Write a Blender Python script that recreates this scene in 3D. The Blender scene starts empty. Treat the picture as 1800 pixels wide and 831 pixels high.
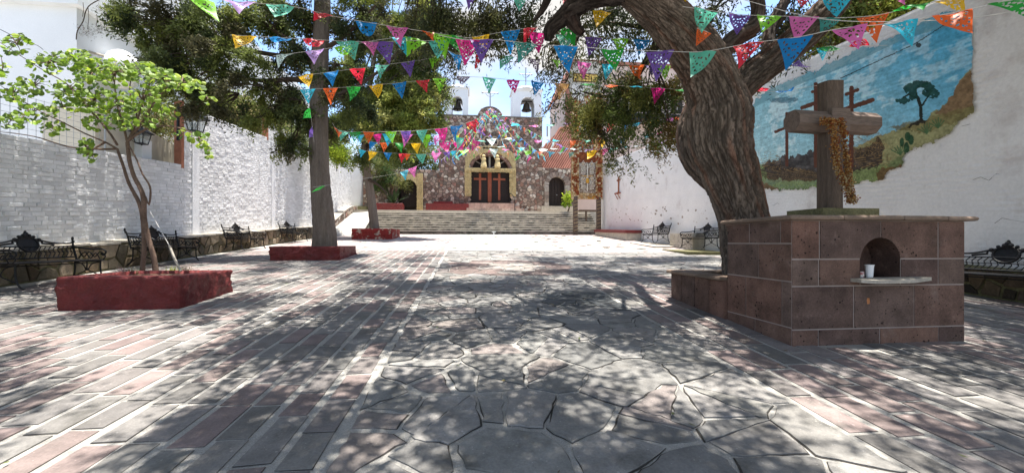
import bpy, math, random
import numpy as np
from mathutils import Vector, Matrix
sc = bpy.context.scene
C = sc.collection
rnd = random.Random(7)
rng = np.random.default_rng(11)
PI = math.pi

# ------------------------------------------------------------------ camera, world, sun, exposure
FPX, CXP, HYP, HC = 700., 900., 426., 1.4          # focal length, centre and horizon in photo pixels; eye height
TH = math.atan(76/700.)
SL = 50/FPX*math.cos(TH)                            # the plaza climbs 7% towards the church
FW = (math.sin(TH), math.cos(TH)); RT = (math.cos(TH), -math.sin(TH))
cam = bpy.data.cameras.new('camera'); camo = bpy.data.objects.new('camera', cam); C.objects.link(camo)
cam.sensor_width = 36; cam.lens = 36*FPX/1800; cam.shift_y = 10.5/1800; cam.clip_end = 2000; cam.clip_start = .05
camo.location = (0, 0, HC); camo.rotation_euler = (PI/2, 0, -TH)
sc.camera = camo
SUN = Vector((.085, .03, 1)).normalized()
sun = bpy.data.lights.new('sun', 'SUN'); suno = bpy.data.objects.new('sun', sun); C.objects.link(suno)
sun.energy = 5.0; sun.angle = math.radians(.6); sun.color = (1, .955, .88)
suno.rotation_euler = SUN.to_track_quat('Z', 'Y').to_euler(); suno.location = (5, 5, 30)
sc.view_settings.view_transform = 'Standard'; sc.view_settings.look = 'None'
sc.view_settings.exposure = 1.48; sc.view_settings.gamma = 1; sc.view_settings.use_curve_mapping = False
wd = bpy.data.worlds.new('World'); sc.world = wd; wd.use_nodes = True
nt = wd.node_tree; nt.nodes.clear()
def N(nt, t, **k):
    n = nt.nodes.new(t)
    for a, b in k.items(): setattr(n, a, b)
    return n
wo = N(nt, 'ShaderNodeOutputWorld'); bg = N(nt, 'ShaderNodeBackground'); bg.inputs[1].default_value = .135
sky = N(nt, 'ShaderNodeTexSky', sky_type='NISHITA'); sky.sun_disc = False
sky.sun_elevation = math.asin(SUN.z); sky.sun_rotation = math.atan2(SUN.x, SUN.y); sky.air_density = 1.0; sky.dust_density = .6; sky.ozone_density = 2.2
tc = N(nt, 'ShaderNodeTexCoord'); mp = N(nt, 'ShaderNodeMapping'); mp.inputs['Scale'].default_value = (1, 1, 2.1); mp.inputs['Location'].default_value = (.35, .1, .22)
nz = N(nt, 'ShaderNodeTexNoise'); nz.inputs['Scale'].default_value = 2.6; nz.inputs['Detail'].default_value = 9; nz.inputs['Roughness'].default_value = .53; nz.inputs['Distortion'].default_value = .25
cr = N(nt, 'ShaderNodeValToRGB'); cr.color_ramp.elements[0].position = .47; cr.color_ramp.elements[1].position = .62
mx = N(nt, 'ShaderNodeMix', data_type='RGBA'); mx.inputs[7].default_value = (2.7, 2.62, 2.52, 1)
L = nt.links.new
L(tc.outputs['Generated'], mp.inputs[0]); L(mp.outputs[0], nz.inputs['Vector']); L(nz.outputs['Fac'], cr.inputs[0])
L(cr.outputs[0], mx.inputs[0]); L(sky.outputs[0], mx.inputs[6]); L(mx.outputs[2], bg.inputs[0]); L(bg.outputs[0], wo.inputs[0])

# ------------------------------------------------------------------ measuring helpers (photo pixel -> place)
def ray(px, py):
    a = (px-CXP)/FPX
    return (FW[0]+a*RT[0], FW[1]+a*RT[1], (HYP-py)/FPX)
def W(px, py, t):
    d = ray(px, py); return (d[0]*t, d[1]*t, HC+d[2]*t)
def G(px, py, dz=0):
    d = ray(px, py); t = (HC-dz)/(SL*d[1]-d[2]); return (d[0]*t, d[1]*t, HC+d[2]*t)
def aY(px, py, Y):
    d = ray(px, py); t = Y/d[1]; return (d[0]*t, Y, HC+d[2]*t)
def aX(px, py, X):
    d = ray(px, py); t = X/d[0]; return (X, d[1]*t, HC+d[2]*t)
def gz(y): return SL*y

# ------------------------------------------------------------------ noise
def _h(ix, iy, iz, s):
    n = (ix*374761393+iy*668265263+iz*2147483647+s*974711) & 0xffffffff
    n = ((n ^ (n >> 13))*1274126177) & 0xffffffff
    return ((n ^ (n >> 16)) & 0xffff)/65535.
def vn(p, s=0):
    p = np.asarray(p, float); i = np.floor(p).astype(np.int64); f = p-i; f = f*f*(3-2*f)
    r = 0
    for a in (0, 1):
        for b in (0, 1):
            for c in (0, 1):
                w = (f[:, 0] if a else 1-f[:, 0])*(f[:, 1] if b else 1-f[:, 1])*(f[:, 2] if c else 1-f[:, 2])
                r = r+w*_h(i[:, 0]+a, i[:, 1]+b, i[:, 2]+c, s)
    return r
def fbm(p, s=0, o=4, g=.5):
    p = np.asarray(p, float); r = 0; a = 1; t = 0
    for k in range(o):
        r = r+a*vn(p*2**k, s+k); t += a; a *= g
    return r/t
def sstep(a, b, x):
    t = np.clip((x-a)/(b-a), 0, 1); return t*t*(3-2*t)

# ------------------------------------------------------------------ materials
def bsdf(name, col, rough=.8, spec=.3, bump=0, bscale=8, var=.25, vscale=2, var2=0, v2scale=30, metal=0, tint=False, objrand=0,
         pits=0, transl=0, col2=None, c2scale=3, c2lo=.45, c2hi=.6, stretch=None, bdist=.02, speck=0, coat=0):
    m = bpy.data.materials.new(name); m.use_nodes = True; t = m.node_tree; b = t.nodes['Principled BSDF']; out = t.nodes['Material Output']
    L = t.links.new
    b.inputs['Roughness'].default_value = rough; b.inputs['Specular IOR Level'].default_value = spec; b.inputs['Metallic'].default_value = metal
    if coat: b.inputs['Coat Weight'].default_value = coat
    geo = N(t, 'ShaderNodeTexCoord'); v = geo.outputs['Object']
    if stretch:
        mp = N(t, 'ShaderNodeMapping'); mp.inputs['Scale'].default_value = stretch; L(v, mp.inputs[0]); v = mp.outputs[0]
    def noise(sc_, det=5, ro=.6):
        n = N(t, 'ShaderNodeTexNoise'); n.inputs['Scale'].default_value = sc_; n.inputs['Detail'].default_value = det; n.inputs['Roughness'].default_value = ro
        L(v, n.inputs['Vector']); return n.outputs['Fac']
    def mul(c, fac, lo, hi):
        mr = N(t, 'ShaderNodeMapRange'); mr.inputs[1].default_value = .25; mr.inputs[2].default_value = .75; mr.inputs[3].default_value = lo; mr.inputs[4].default_value = hi
        L(fac, mr.inputs[0]); x = N(t, 'ShaderNodeMix', data_type='RGBA', blend_type='MULTIPLY'); x.inputs[0].default_value = 1
        L(c, x.inputs[6]); cc = N(t, 'ShaderNodeCombineColor')
        for q in range(3): L(mr.outputs[0], cc.inputs[q])
        L(cc.outputs[0], x.inputs[7]); return x.outputs[2]
    if tint:
        a = N(t, 'ShaderNodeAttribute'); a.attribute_name = 'tint'; c = a.outputs['Color']
    else:
        r = N(t, 'ShaderNodeRGB'); r.outputs[0].default_value = (*col, 1); c = r.outputs[0]
    if col2:
        x = N(t, 'ShaderNodeMix', data_type='RGBA'); ramp = N(t, 'ShaderNodeValToRGB'); ramp.color_ramp.elements[0].position = c2lo; ramp.color_ramp.elements[1].position = c2hi
        L(noise(c2scale, 7, .65), ramp.inputs[0]); L(ramp.outputs[0], x.inputs[0]); L(c, x.inputs[6]); x.inputs[7].default_value = (*col2, 1); c = x.outputs[2]
    if var: c = mul(c, noise(vscale), 1-var, 1+var)
    if var2: c = mul(c, noise(v2scale, 3, .7), 1-var2, 1+var2)
    if objrand:
        oi = N(t, 'ShaderNodeObjectInfo'); mr = N(t, 'ShaderNodeMapRange'); mr.inputs[3].default_value = 1-objrand; mr.inputs[4].default_value = 1+objrand
        L(oi.outputs['Random'], mr.inputs[0]); hs = N(t, 'ShaderNodeHueSaturation'); L(mr.outputs[0], hs.inputs['Value']); L(c, hs.inputs['Color']); c = hs.outputs[0]
    hgt = None
    if speck or pits:
        vo = N(t, 'ShaderNodeTexVoronoi'); vo.inputs['Scale'].default_value = pits or speck; L(v, vo.inputs['Vector'])
        ns = noise((pits or speck)*.35, 3)
        ad = N(t, 'ShaderNodeMath', operation='ADD'); L(vo.outputs['Distance'], ad.inputs[0]); L(ns, ad.inputs[1])
        rp = N(t, 'ShaderNodeValToRGB'); rp.color_ramp.elements[0].position = .57 if pits else .52; rp.color_ramp.elements[1].position = .63 if pits else .60
        rp.color_ramp.elements[0].color = (.2, .2, .2, 1) if pits else (1.6, 1.6, 1.6, 1); rp.color_ramp.elements[1].color = (1, 1, 1, 1)
        L(ad.outputs[0], rp.inputs[0]); x = N(t, 'ShaderNodeMix', data_type='RGBA', blend_type='MULTIPLY'); x.inputs[0].default_value = 1
        L(c, x.inputs[6]); L(rp.outputs[0], x.inputs[7]); c = x.outputs[2]; hgt = rp.outputs[0]
    L(c, b.inputs['Base Color'])
    if bump:
        bp = N(t, 'ShaderNodeBump'); bp.inputs['Strength'].default_value = bump; bp.inputs['Distance'].default_value = bdist
        L(noise(bscale, 8, .65), bp.inputs['Height']); o = bp.outputs[0]
        if hgt and pits:
            b2 = N(t, 'ShaderNodeBump'); b2.inputs['Strength'].default_value = .8; b2.inputs['Distance'].default_value = .01; L(hgt, b2.inputs['Height']); L(o, b2.inputs['Normal']); o = b2.outputs[0]
        L(o, b.inputs['Normal'])
    if transl:
        tr = N(t, 'ShaderNodeBsdfTranslucent'); L(c, tr.inputs[0]); ms = N(t, 'ShaderNodeMixShader'); ms.inputs[0].default_value = transl
        L(b.outputs[0], ms.inputs[1]); L(tr.outputs[0], ms.inputs[2]); L(ms.outputs[0], out.inputs[0])
    return m
M = {}
M['mortar'] = bsdf('mortar', (.33, .315, .29), .95, .1, .8, 60, .22, 3, .35, 140, bdist=.012)
M['earth'] = bsdf('earth', (.09, .065, .045), .95, .1, 1, 12, .35, 3, .4, 60)
M['flag'] = bsdf('flagstone', (.2, .2, .2), .75, .3, .7, 14, .30, 4, .2, 60, tint=True, bdist=.012, speck=34, col2=(.10, .095, .085), c2scale=2.2, c2lo=.55, c2hi=.72)
M['stone'] = bsdf('rubble stone', (.2, .2, .2), .9, .2, .9, 14, .3, 6, .25, 40, tint=True, bdist=.03)
M['whitebrick'] = bsdf('white painted brick', (.74, .745, .75), .85, .25, .7, 22, .10, 1.2, .07, 30, tint=True, bdist=.02)
M['plaster'] = bsdf('white plaster', (.73, .715, .70), .88, .2, .55, 9, .10, .7, .08, 20, bdist=.03, col2=(.44, .38, .36), c2scale=.75, c2lo=.56, c2hi=.78)
M['white'] = bsdf('white stucco', (.78, .79, .80), .85, .2, .25, 10, .06, .6, .04, 30)
M['cream'] = bsdf('cream plaster', (.62, .56, .46), .88, .2, .3, 10, .1, 1)
M['terracotta'] = bsdf('terracotta brick', (.36, .15, .09), .9, .2, .6, 20, .25, 4, .2, 50)
M['redpaint'] = bsdf('oxblood painted render', (.155, .018, .017), .6, .4, 1, 13, .22, 5, .15, 40, bdist=.045, coat=.1, col2=(.10, .03, .025), c2scale=3.5, c2lo=.55, c2hi=.75)
M['redraked'] = bsdf('red render with pale highlights', (.25, .025, .02), .7, .3, 1, 12, .3, 5, .2, 40, bdist=.05, col2=(.42, .34, .27), c2scale=4.5, c2lo=.56, c2hi=.60)  # pale patches put the raking sun's highlights into the colour
M['cantera'] = bsdf('volcanic cantera stone', (.125, .062, .047), .88, .2, .9, 25, .5, 4, .3, 55, tint=True, pits=21, bdist=.01, col2=(.20, .14, .115), c2scale=5, c2lo=.58, c2hi=.80)
M['joint'] = bsdf('pale stone joint', (.34, .28, .25), .9, .2, .4, 40, .2, 5)
M['cap'] = bsdf('worn stone coping', (.20, .145, .11), .85, .2, .6, 18, .3, 4, .2, 50, bdist=.012)
M['slab'] = bsdf('pale cut stone', (.42, .38, .32), .85, .2, .7, 25, .25, 6, .2, 50)
M['step'] = bsdf('weathered step stone', (.3, .27, .23), .9, .2, .7, 15, .35, 3, .3, 12, tint=True, bdist=.02, col2=(.05, .046, .04), c2scale=1.9, c2lo=.44, c2hi=.58, stretch=(1, 1, 2.5))
M['nosing'] = bsdf('pale step nosing', (.46, .43, .38), .85, .2, .4, 20, .2, 2)
M['iron'] = bsdf('black cast iron', (.007, .007, .008), .45, .3, .2, 30, .2, 5)
M['oldwood'] = bsdf('weathered timber', (.12, .088, .068), .85, .25, .9, 9, .3, 3, .35, 14, stretch=(9, 9, 1), bdist=.012)
M['oldwoodx'] = bsdf('weathered timber beam', (.16, .12, .098), .85, .25, .9, 9, .3, 3, .35, 14, stretch=(1, 9, 9), bdist=.012)
M['bark'] = bsdf('furrowed bark', (.15, .105, .08), .95, .15, 1, 7, .3, 2, .4, 22, tint=True, stretch=(3, 3, .7), bdist=.03)
M['barkA'] = bsdf('stringy grey bark', (.20, .16, .13), .95, .15, 1, 14, .3, 3, .35, 25, stretch=(4, 4, .35), bdist=.04)
M['twig'] = bsdf('twig bark', (.075, .055, .042), .95, .1, .3, 20, .25, 4)
M['barkB'] = bsdf('smooth brown bark', (.15, .10, .075), .85, .2, .5, 16, .35, 5, .25, 40)
M['leafA'] = bsdf('conifer foliage', (.06, .08, .03), .6, .3, 0, tint=True, var=.35, vscale=1.3, transl=.45)
M['leafC'] = bsdf('feathery foliage', (.08, .1, .035), .7, .25, 0, tint=True, var=.3, vscale=1.5, transl=.5)
M['leafB'] = bsdf('round green leaf', (.20, .32, .03), .5, .4, .2, 30, .25, 4, .15, 20, transl=.42, objrand=.3)
M['leafBt'] = bsdf('round green leaves', (.13, .25, .02), .5, .4, .2, 30, .25, 4, .15, 20, transl=.42, tint=True)
M['wooddark'] = bsdf('dark door wood', (.022, .013, .010), .6, .35, .5, 18, .3, 3, stretch=(8, 8, 1))
M['woodred'] = bsdf('red brown wood', (.28, .075, .035), .55, .4, .4, 18, .3, 3, stretch=(8, 8, 1))
M['straw'] = bsdf('golden straw', (.58, .46, .24), .85, .2, 1, 60, .3, 8, .3, 90, bdist=.03)
M['strawt'] = bsdf('seed mosaic', (.5, .3, .1), .85, .2, .6, 60, .2, 8, .3, 60, tint=True)
M['tile'] = bsdf('clay roof tile', (.30, .135, .10), .9, .2, .4, 20, .3, 1.5, .25, 40)
M['pinkwall'] = bsdf('pale pink render', (.55, .43, .38), .9, .2, .3, 8, .12, .7)
M['bronze'] = bsdf('bell bronze', (.06, .05, .04), .5, .4, .2, 20, metal=.5)
M['metalg'] = bsdf('grey metal', (.35, .36, .37), .5, .4, 0, metal=.4)
M['cord'] = bsdf('white cord', (.6, .58, .55), .8, .2, 0, var=0)
M['wire'] = bsdf('black wire', (.02, .02, .02), .7, .2, 0, var=0)
M['moss'] = bsdf('mossy stone', (.16, .15, .08), .95, .1, 1, 20, .35, 5, .3, 40, bdist=.03)
M['mural'] = bsdf('mural paint', (.3, .3, .3), .9, .12, .5, 10, .06, 2, .08, 25, tint=True, bdist=.025)
M['dryflower'] = bsdf('dried flowers', (.4, .2, .06), .8, .2, 0, tint=True, var=.2, vscale=20, transl=.3)
M['whitepaint'] = bsdf('white paint', (.8, .8, .8), .6, .3, 0, var=.05)
g = bpy.data.materials.new('lamp glass'); g.use_nodes = True; b_ = g.node_tree.nodes['Principled BSDF']
b_.inputs['Base Color'].default_value = (.75, .8, .8, 1); b_.inputs['Transmission Weight'].default_value = .85; b_.inputs['Roughness'].default_value = .15; b_.inputs['IOR'].default_value = 1.1
M['glass'] = g

# ------------------------------------------------------------------ mesh helpers
class MB:
    """collects vertices and faces of one part; tints are per face-group colours"""
    def __init__(s): s.v = []; s.f = []; s.t = []
    def add(s, v, f, tint=None):
        o = len(s.v); s.v.extend([tuple(map(float, p)) for p in v]); s.f.extend([tuple(i+o for i in q) for q in f])
        s.t.extend([tint or (.5, .5, .5)]*len(v)); return s
    def box(s, a, b, tint=None, shear=0):
        x0, y0, z0 = a; x1, y1, z1 = b
        v = [(x, y, z+shear*y) for z in (z0, z1) for y in (y0, y1) for x in (x0, x1)]
        return s.add(v, [(0, 2, 3, 1), (4, 5, 7, 6), (0, 1, 5, 4), (2, 6, 7, 3), (0, 4, 6, 2), (1, 3, 7, 5)], tint)
    def prism(s, pts, d, tint=None, caps=True):
        """pts: 3D ring, d: extrusion vector"""
        n = len(pts); a = [tuple(p) for p in pts]; b = [tuple(p[i]+d[i] for i in range(3)) for p in pts]
        f = [(i, (i+1) % n, n+(i+1) % n, n+i) for i in range(n)]
        if caps: f += [tuple(range(n))[::-1], tuple(range(n, 2*n))]
        return s.add(a+b, f, tint)
    def tube(s, pts, rad, n=6, tint=None, caps=True, squash=1):
        pts = [Vector(p) for p in pts]; k = len(pts)
        if not hasattr(rad, '__len__'): rad = [rad]*k
        T = [(pts[min(i+1, k-1)]-pts[max(i-1, 0)]).normalized() for i in range(k)]
        u = T[0].orthogonal().normalized(); v = []; f = []
        for i in range(k):
            u = (u-T[i]*u.dot(T[i]));
            u = u.normalized() if u.length > 1e-6 else T[i].orthogonal().normalized()
            w = T[i].cross(u)
            for j in range(n):
                a = 2*PI*j/n; v.append(pts[i]+(u*math.cos(a)+w*math.sin(a)*squash)*rad[i])
        for i in range(k-1):
            for j in range(n):
                f.append((i*n+j, i*n+(j+1) % n, (i+1)*n+(j+1) % n, (i+1)*n+j))
        if caps: f += [tuple(range(n))[::-1], tuple(range((k-1)*n, k*n))]
        return s.add(v, f, tint)
    def ball(s, c, r, n=8, m=5, sq=(1, 1, 1), tint=None):
        v = [(c[0], c[1], c[2]-r*sq[2])]; f = []
        for i in range(1, m):
            p = PI*i/m-PI/2
            for j in range(n):
                a = 2*PI*j/n; v.append((c[0]+r*sq[0]*math.cos(p)*math.cos(a), c[1]+r*sq[1]*math.cos(p)*math.sin(a), c[2]+r*sq[2]*math.sin(p)))
        v.append((c[0], c[1], c[2]+r*sq[2])); e = len(v)-1
        for j in range(n):
            f.append((0, 1+(j+1) % n, 1+j)); f.append((e, e-n+j, e-n+(j+1) % n))
        for i in range(m-2):
            for j in range(n): f.append((1+i*n+j, 1+i*n+(j+1) % n, 1+(i+1)*n+(j+1) % n, 1+(i+1)*n+j))
        return s.add(v, f, tint)
    def lathe(s, c, prof, n=16, tint=None):
        v = []; f = []; k = len(prof)
        for (r, z) in prof:
            for j in range(n): a = 2*PI*j/n; v.append((c[0]+r*math.cos(a), c[1]+r*math.sin(a), c[2]+z))
        for i in range(k-1):
            for j in range(n): f.append((i*n+j, i*n+(j+1) % n, (i+1)*n+(j+1) % n, (i+1)*n+j))
        f += [tuple(range(n))[::-1], tuple(range((k-1)*n, k*n))]
        return s.add(v, f, tint)
    def obj(s, name, mat, parent=None, smooth=False, kind=None, label=None):
        me = bpy.data.meshes.new(name); P = parent_loc(parent)
        me.from_pydata([(x-P[0], y-P[1], z-P[2]) for x, y, z in s.v], [], s.f); me.update()
        if mat.name in TINTED:
            at = me.color_attributes.new('tint', 'FLOAT_COLOR', 'POINT'); arr = np.ones((len(s.v), 4), np.float32); arr[:, :3] = s.t; at.data.foreach_set('color', arr.ravel())
        return link(name, me, mat, parent, smooth, kind, label)
TINTED = {m.name for m in M.values() if any(n.type == 'ATTRIBUTE' for n in m.node_tree.nodes)}
def parent_loc(p):
    l = Vector((0, 0, 0))
    while p is not None: l += p.location; p = p.parent
    return l
def link(name, me, mat, parent=None, smooth=False, kind=None, label=None):
    if mat: me.materials.append(mat)
    if smooth: me.polygons.foreach_set('use_smooth', [True]*len(me.polygons))
    o = bpy.data.objects.new(name, me); C.objects.link(o); o.parent = parent
    if kind: o['kind'] = kind
    if label: o['label'] = label
    return o
def bigmesh(name, v, quads, mat, parent=None, tint=None, smooth=False, kind=None, nper=4):
    """numpy vertices (n,3) and faces (m,nper)"""
    me = bpy.data.meshes.new(name); P = parent_loc(parent); v = np.asarray(v, np.float32)-np.array(P, np.float32)
    m = len(quads); me.vertices.add(len(v)); me.vertices.foreach_set('co', v.ravel()); me.loops.add(m*nper); me.polygons.add(m)
    me.loops.foreach_set('vertex_index', np.asarray(quads, np.int32).ravel())
    me.polygons.foreach_set('loop_start', np.arange(m, dtype=np.int32)*nper); me.update(calc_edges=True); me.validate()
    if tint is not None:
        at = me.color_attributes.new('tint', 'FLOAT_COLOR', 'POINT'); a = np.ones((len(v), 4), np.float32); a[:, :3] = tint; at.data.foreach_set('color', a.ravel())
    return link(name, me, mat, parent, smooth, kind)
def thing(name, label, cat, loc=(0, 0, 0), group=None, rz=0):
    o = bpy.data.objects.new(name, None); C.objects.link(o); o.location = loc; o.rotation_euler = (0, 0, rz); o.empty_display_size = .2
    o['label'] = label; o['category'] = cat
    if group: o['group'] = group
    return o
def tag(o, label, cat, group=None):
    o['label'] = label; o['category'] = cat
    if group: o['group'] = group
    return o
def struct(o): o['kind'] = 'structure'; return o
def dup(root, loc, rz, label, group=None):
    r = root.copy(); C.objects.link(r); r.location = loc; r.rotation_euler = (0, 0, rz); r['label'] = label
    if group: r['group'] = group
    for ch in list(root.children):
        c = ch.copy(); C.objects.link(c); c.parent = r
        for g_ in ch.children:
            d = g_.copy(); C.objects.link(d); d.parent = c
    return r
def catmull(P, k=6):
    P = [Vector(p) for p in P]; o = []
    for i in range(len(P)-1):
        a = P[max(i-1, 0)]; b = P[i]; c = P[i+1]; d = P[min(i+2, len(P)-1)]
        for j in range(k):
            t = j/k; o.append(.5*((2*b)+(c-a)*t+(2*a-5*b+4*c-d)*t*t+(3*b-a-3*c+d)*t**3))
    return o+[P[-1]]
def lerp(a, b, t): return a+(b-a)*t
def jit(c, k, r=rnd):
    m = 1+r.uniform(-k, k); return tuple(max(.004, x*m*(1+r.uniform(-k, k)*.10)) for x in c)

# Voronoi cells (polygons) of points inside a box
def voronoi(pts, x0, y0, x1, y1, nb=16):
    P = np.array(pts); cells = []
    for i, p in enumerate(P):
        d = ((P-p)**2).sum(1); o = np.argsort(d)[1:nb+1]
        poly = [(x0, y0), (x1, y0), (x1, y1), (x0, y1)]
        for j in o:
            q = P[j]; m = (p+q)/2; n = q-p; out = []
            k = len(poly); s = [(a[0]-m[0])*n[0]+(a[1]-m[1])*n[1] for a in poly]
            if max(s) <= 0: continue
            for e in range(k):
                a, b = poly[e], poly[(e+1) % k]; sa, sb = s[e], s[(e+1) % k]
                if sa <= 0: out.append(a)
                if (sa < 0 < sb) or (sb < 0 < sa):
                    t = sa/(sa-sb); out.append((a[0]+(b[0]-a[0])*t, a[1]+(b[1]-a[1])*t))
            poly = out
            if len(poly) < 3: break
        cells.append(poly)
    return cells
def blue(x0, y0, x1, y1, s, r, jitter=.42, ax=1.):
    """jittered points about s apart; ax stretches the spacing along x"""
    out = []; y = y0+s/2; k = 0
    while y < y1:
        x = x0+s*ax*(.5 if k % 2 else 0.1)
        while x < x1: out.append((min(max(x+r.uniform(-1, 1)*s*ax*jitter, x0+.01), x1-.01), min(max(y+r.uniform(-1, 1)*s*jitter, y0+.01), y1-.01))); x += s*ax
        y += s; k += 1
    return out
def inset(poly, d, keep=.5):
    """shrink a convex polygon by about d"""
    cx = sum(p[0] for p in poly)/len(poly); cy = sum(p[1] for p in poly)/len(poly)
    n = len(poly); A = sum(poly[i][0]*poly[(i+1) % n][1]-poly[(i+1) % n][0]*poly[i][1] for i in range(n))/2
    if abs(A) < 1e-4: return None
    out = []
    for (x, y) in poly:
        r = math.hypot(x-cx, y-cy)
        if r < 1e-6: return None
        k = max(keep, 1-d/r*1.25); out.append((cx+(x-cx)*k, cy+(y-cy)*k))
    return out
def rough(poly, r, amp, seg=.12):
    """break long edges and roughen them"""
    out = []; n = len(poly)
    for i in range(n):
        a, b = poly[i], poly[(i+1) % n]; Ln = math.hypot(b[0]-a[0], b[1]-a[1]); k = max(1, int(Ln/seg))
        for j in range(k):
            t = j/k; w = amp if j else amp*.6
            out.append((a[0]+(b[0]-a[0])*t+r.uniform(-w, w), a[1]+(b[1]-a[1])*t+r.uniform(-w, w)))
    return out
def slab2d(mb, poly, mapf, h, bev, tint, zb=-.02, r=rnd):
    """stone from a 2D polygon: side wall, small bevel, top; mapf(x,y,h)->3D"""
    n = len(poly); inn = inset(poly, bev, .6)
    if inn is None: return
    v = [mapf(x, y, zb) for x, y in poly]+[mapf(x, y, h-bev*.5) for x, y in poly]+[mapf(x, y, h) for x, y in inn]
    f = []
    for i in range(n):
        j = (i+1) % n; f += [(i, j, n+j, n+i), (n+i, n+j, 2*n+j, 2*n+i)]
    f.append(tuple(range(2*n, 3*n))); mb.add(v, f, tint)
def crack_ring(mb, poly, mapf, w, r):
    """dirt-dark joint line hugging part of a stone's edge"""
    cx = sum(p[0] for p in poly)/len(poly); cy = sum(p[1] for p in poly)/len(poly); n = len(poly); v = []; f = []
    ph = r.uniform(0, 6.3)
    for i, (x, y) in enumerate(poly):
        d = math.hypot(x-cx, y-cy) or 1; a = math.atan2(y-cy, x-cx); k = w*max(.05, .5+.8*math.sin(a*1.0+ph)+r.uniform(-.4, .4)); v.append(mapf(x, y, .0025)); v.append(mapf(x+(x-cx)/d*k, y+(y-cy)/d*k, .0025))
    for i in range(n): j = (i+1) % n; f.append((2*i, 2*j, 2*j+1, 2*i+1))
    mb.add(v, f, (.035, .03, .025))

# ================================================================== GROUND
XL, XR = -8.9, 9.4                                   # faces of the two side walls
gm = MB(); gm.add([(-80, -60, gz(-60)), (80, -60, gz(-60)), (80, 80, gz(80)), (-80, 80, gz(80))], [(0, 1, 2, 3)])
ground = struct(gm.obj('ground', M['mortar']))
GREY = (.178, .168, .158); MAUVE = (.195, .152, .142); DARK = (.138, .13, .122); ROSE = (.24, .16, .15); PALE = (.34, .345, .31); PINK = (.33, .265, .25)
def gmap(x, y, h): return (x, y, gz(y)+h)
def gdist(x, y): return (x*FW[0]+y*FW[1])
def inview(x, y):
    c = gdist(x, y); r = x*RT[0]+y*RT[1]
    return c > .5 and abs(r)/c < 1.33
# rectangular pavers: rows run along the plaza
pavers = []
def blocked(x, y):
    for (a, b, c, d) in BLOCK:
        if a < x < b and c < y < d: return True
    return False
BLOCK = [(-5.72, -4.13, 6.2, 7.5), (-5.78, -3.8, 12.2, 14), (-6.2, -4.1, 22, 24.4), (3.5, 5.55, 4.0, 6.4)]
def paver_field(x0, x1, y0, y1, pw, gap, pl, cols, r):
    x = x0
    while x+pw <= x1+.06:
        y = y0-r.uniform(0, pl)
        while y < y1:
            l = pl*r.uniform(.8, 1.25)
            if y+l > y0 and y < y1 and not blocked(x+pw/2, y+l/2):
                a, b = max(y, y0), min(y+l, y1)
                if b-a > .12: pavers.append((x+r.uniform(-.008, .008), a, pw+r.uniform(-.015, .02), b-a, jit(r.choice(cols), .12, r)))
            y += l+r.uniform(.02, .045)
        x += pw+gap
r_ = random.Random(3)
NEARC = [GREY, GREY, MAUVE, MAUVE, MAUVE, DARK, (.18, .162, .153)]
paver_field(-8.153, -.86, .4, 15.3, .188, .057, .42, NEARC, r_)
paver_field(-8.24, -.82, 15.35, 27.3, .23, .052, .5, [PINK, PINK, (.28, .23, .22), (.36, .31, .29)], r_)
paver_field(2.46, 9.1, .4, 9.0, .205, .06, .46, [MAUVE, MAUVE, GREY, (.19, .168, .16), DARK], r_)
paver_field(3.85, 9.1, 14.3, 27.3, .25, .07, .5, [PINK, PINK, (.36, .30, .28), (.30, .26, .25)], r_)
def paver_shape(mb, p):
    x, y, w, l, t = p; r = rnd; e = .008
    q = [(x+r.uniform(-e, e), y+r.uniform(-e, e)), (x+w+r.uniform(-e, e), y+r.uniform(-e, e)), (x+w+r.uniform(-e, e), y+l+r.uniform(-e, e)), (x+r.uniform(-e, e), y+l+r.uniform(-e, e))]
    h = .006+r.uniform(-.002, .003); slab2d(mb, q, gmap, h, .003, t); crack_ring(mb, q, gmap, .008, r)
pavers.sort(key=lambda p: (not inview(p[0], p[1]), gdist(p[0], p[1])))
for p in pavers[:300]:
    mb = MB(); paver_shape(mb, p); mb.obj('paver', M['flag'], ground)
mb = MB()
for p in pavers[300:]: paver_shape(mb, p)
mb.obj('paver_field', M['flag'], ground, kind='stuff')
# crazy paving
r_ = random.Random(12); stones = []
def crazy(x0, y0, x1, y1, s, ax, colf, gap, amp):
    pieces = []
    for c in voronoi(blue(x0, y0, x1, y1, s, r_, .5, ax), x0, y0, x1, y1):
        if len(c) < 3: continue
        if r_.random() < .5:                       # many slabs are cracked or cut in two
            cx = sum(q[0] for q in c)/len(c)+r_.uniform(-.12, .12)*s; cy = sum(q[1] for q in c)/len(c)+r_.uniform(-.12, .12)*s; a = r_.uniform(0, PI); nx_, ny_ = math.cos(a), math.sin(a)
            A_, B_ = [], []
            for i in range(len(c)):
                p, q = c[i], c[(i+1) % len(c)]; sp = (p[0]-cx)*nx_+(p[1]-cy)*ny_; sq_ = (q[0]-cx)*nx_+(q[1]-cy)*ny_
                (A_ if sp >= 0 else B_).append(p)
                if sp*sq_ < 0: t_ = sp/(sp-sq_); m = (p[0]+(q[0]-p[0])*t_, p[1]+(q[1]-p[1])*t_); A_.append(m); B_.append(m)
            pieces += [k for k in (A_, B_) if len(k) > 2]
        else: pieces.append(c)
    for c in pieces:
        ar = abs(sum(c[i][0]*c[(i+1) % len(c)][1]-c[(i+1) % len(c)][0]*c[i][1] for i in range(len(c)))/2)
        if ar < .004: continue
        cx = sum(q[0] for q in c)/len(c); cy = sum(q[1] for q in c)/len(c)
        if blocked(cx, cy): continue
        c = inset(c, gap*r_.choice([.3, .5, .7, 1, 1.7]), .5)
        if c is None: continue
        c = rough(c, r_, amp, .07); c = [(min(max(x, x0), x1), y) for x, y in c]
        stones.append((cx, cy, c, colf(cx, cy)))
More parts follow.
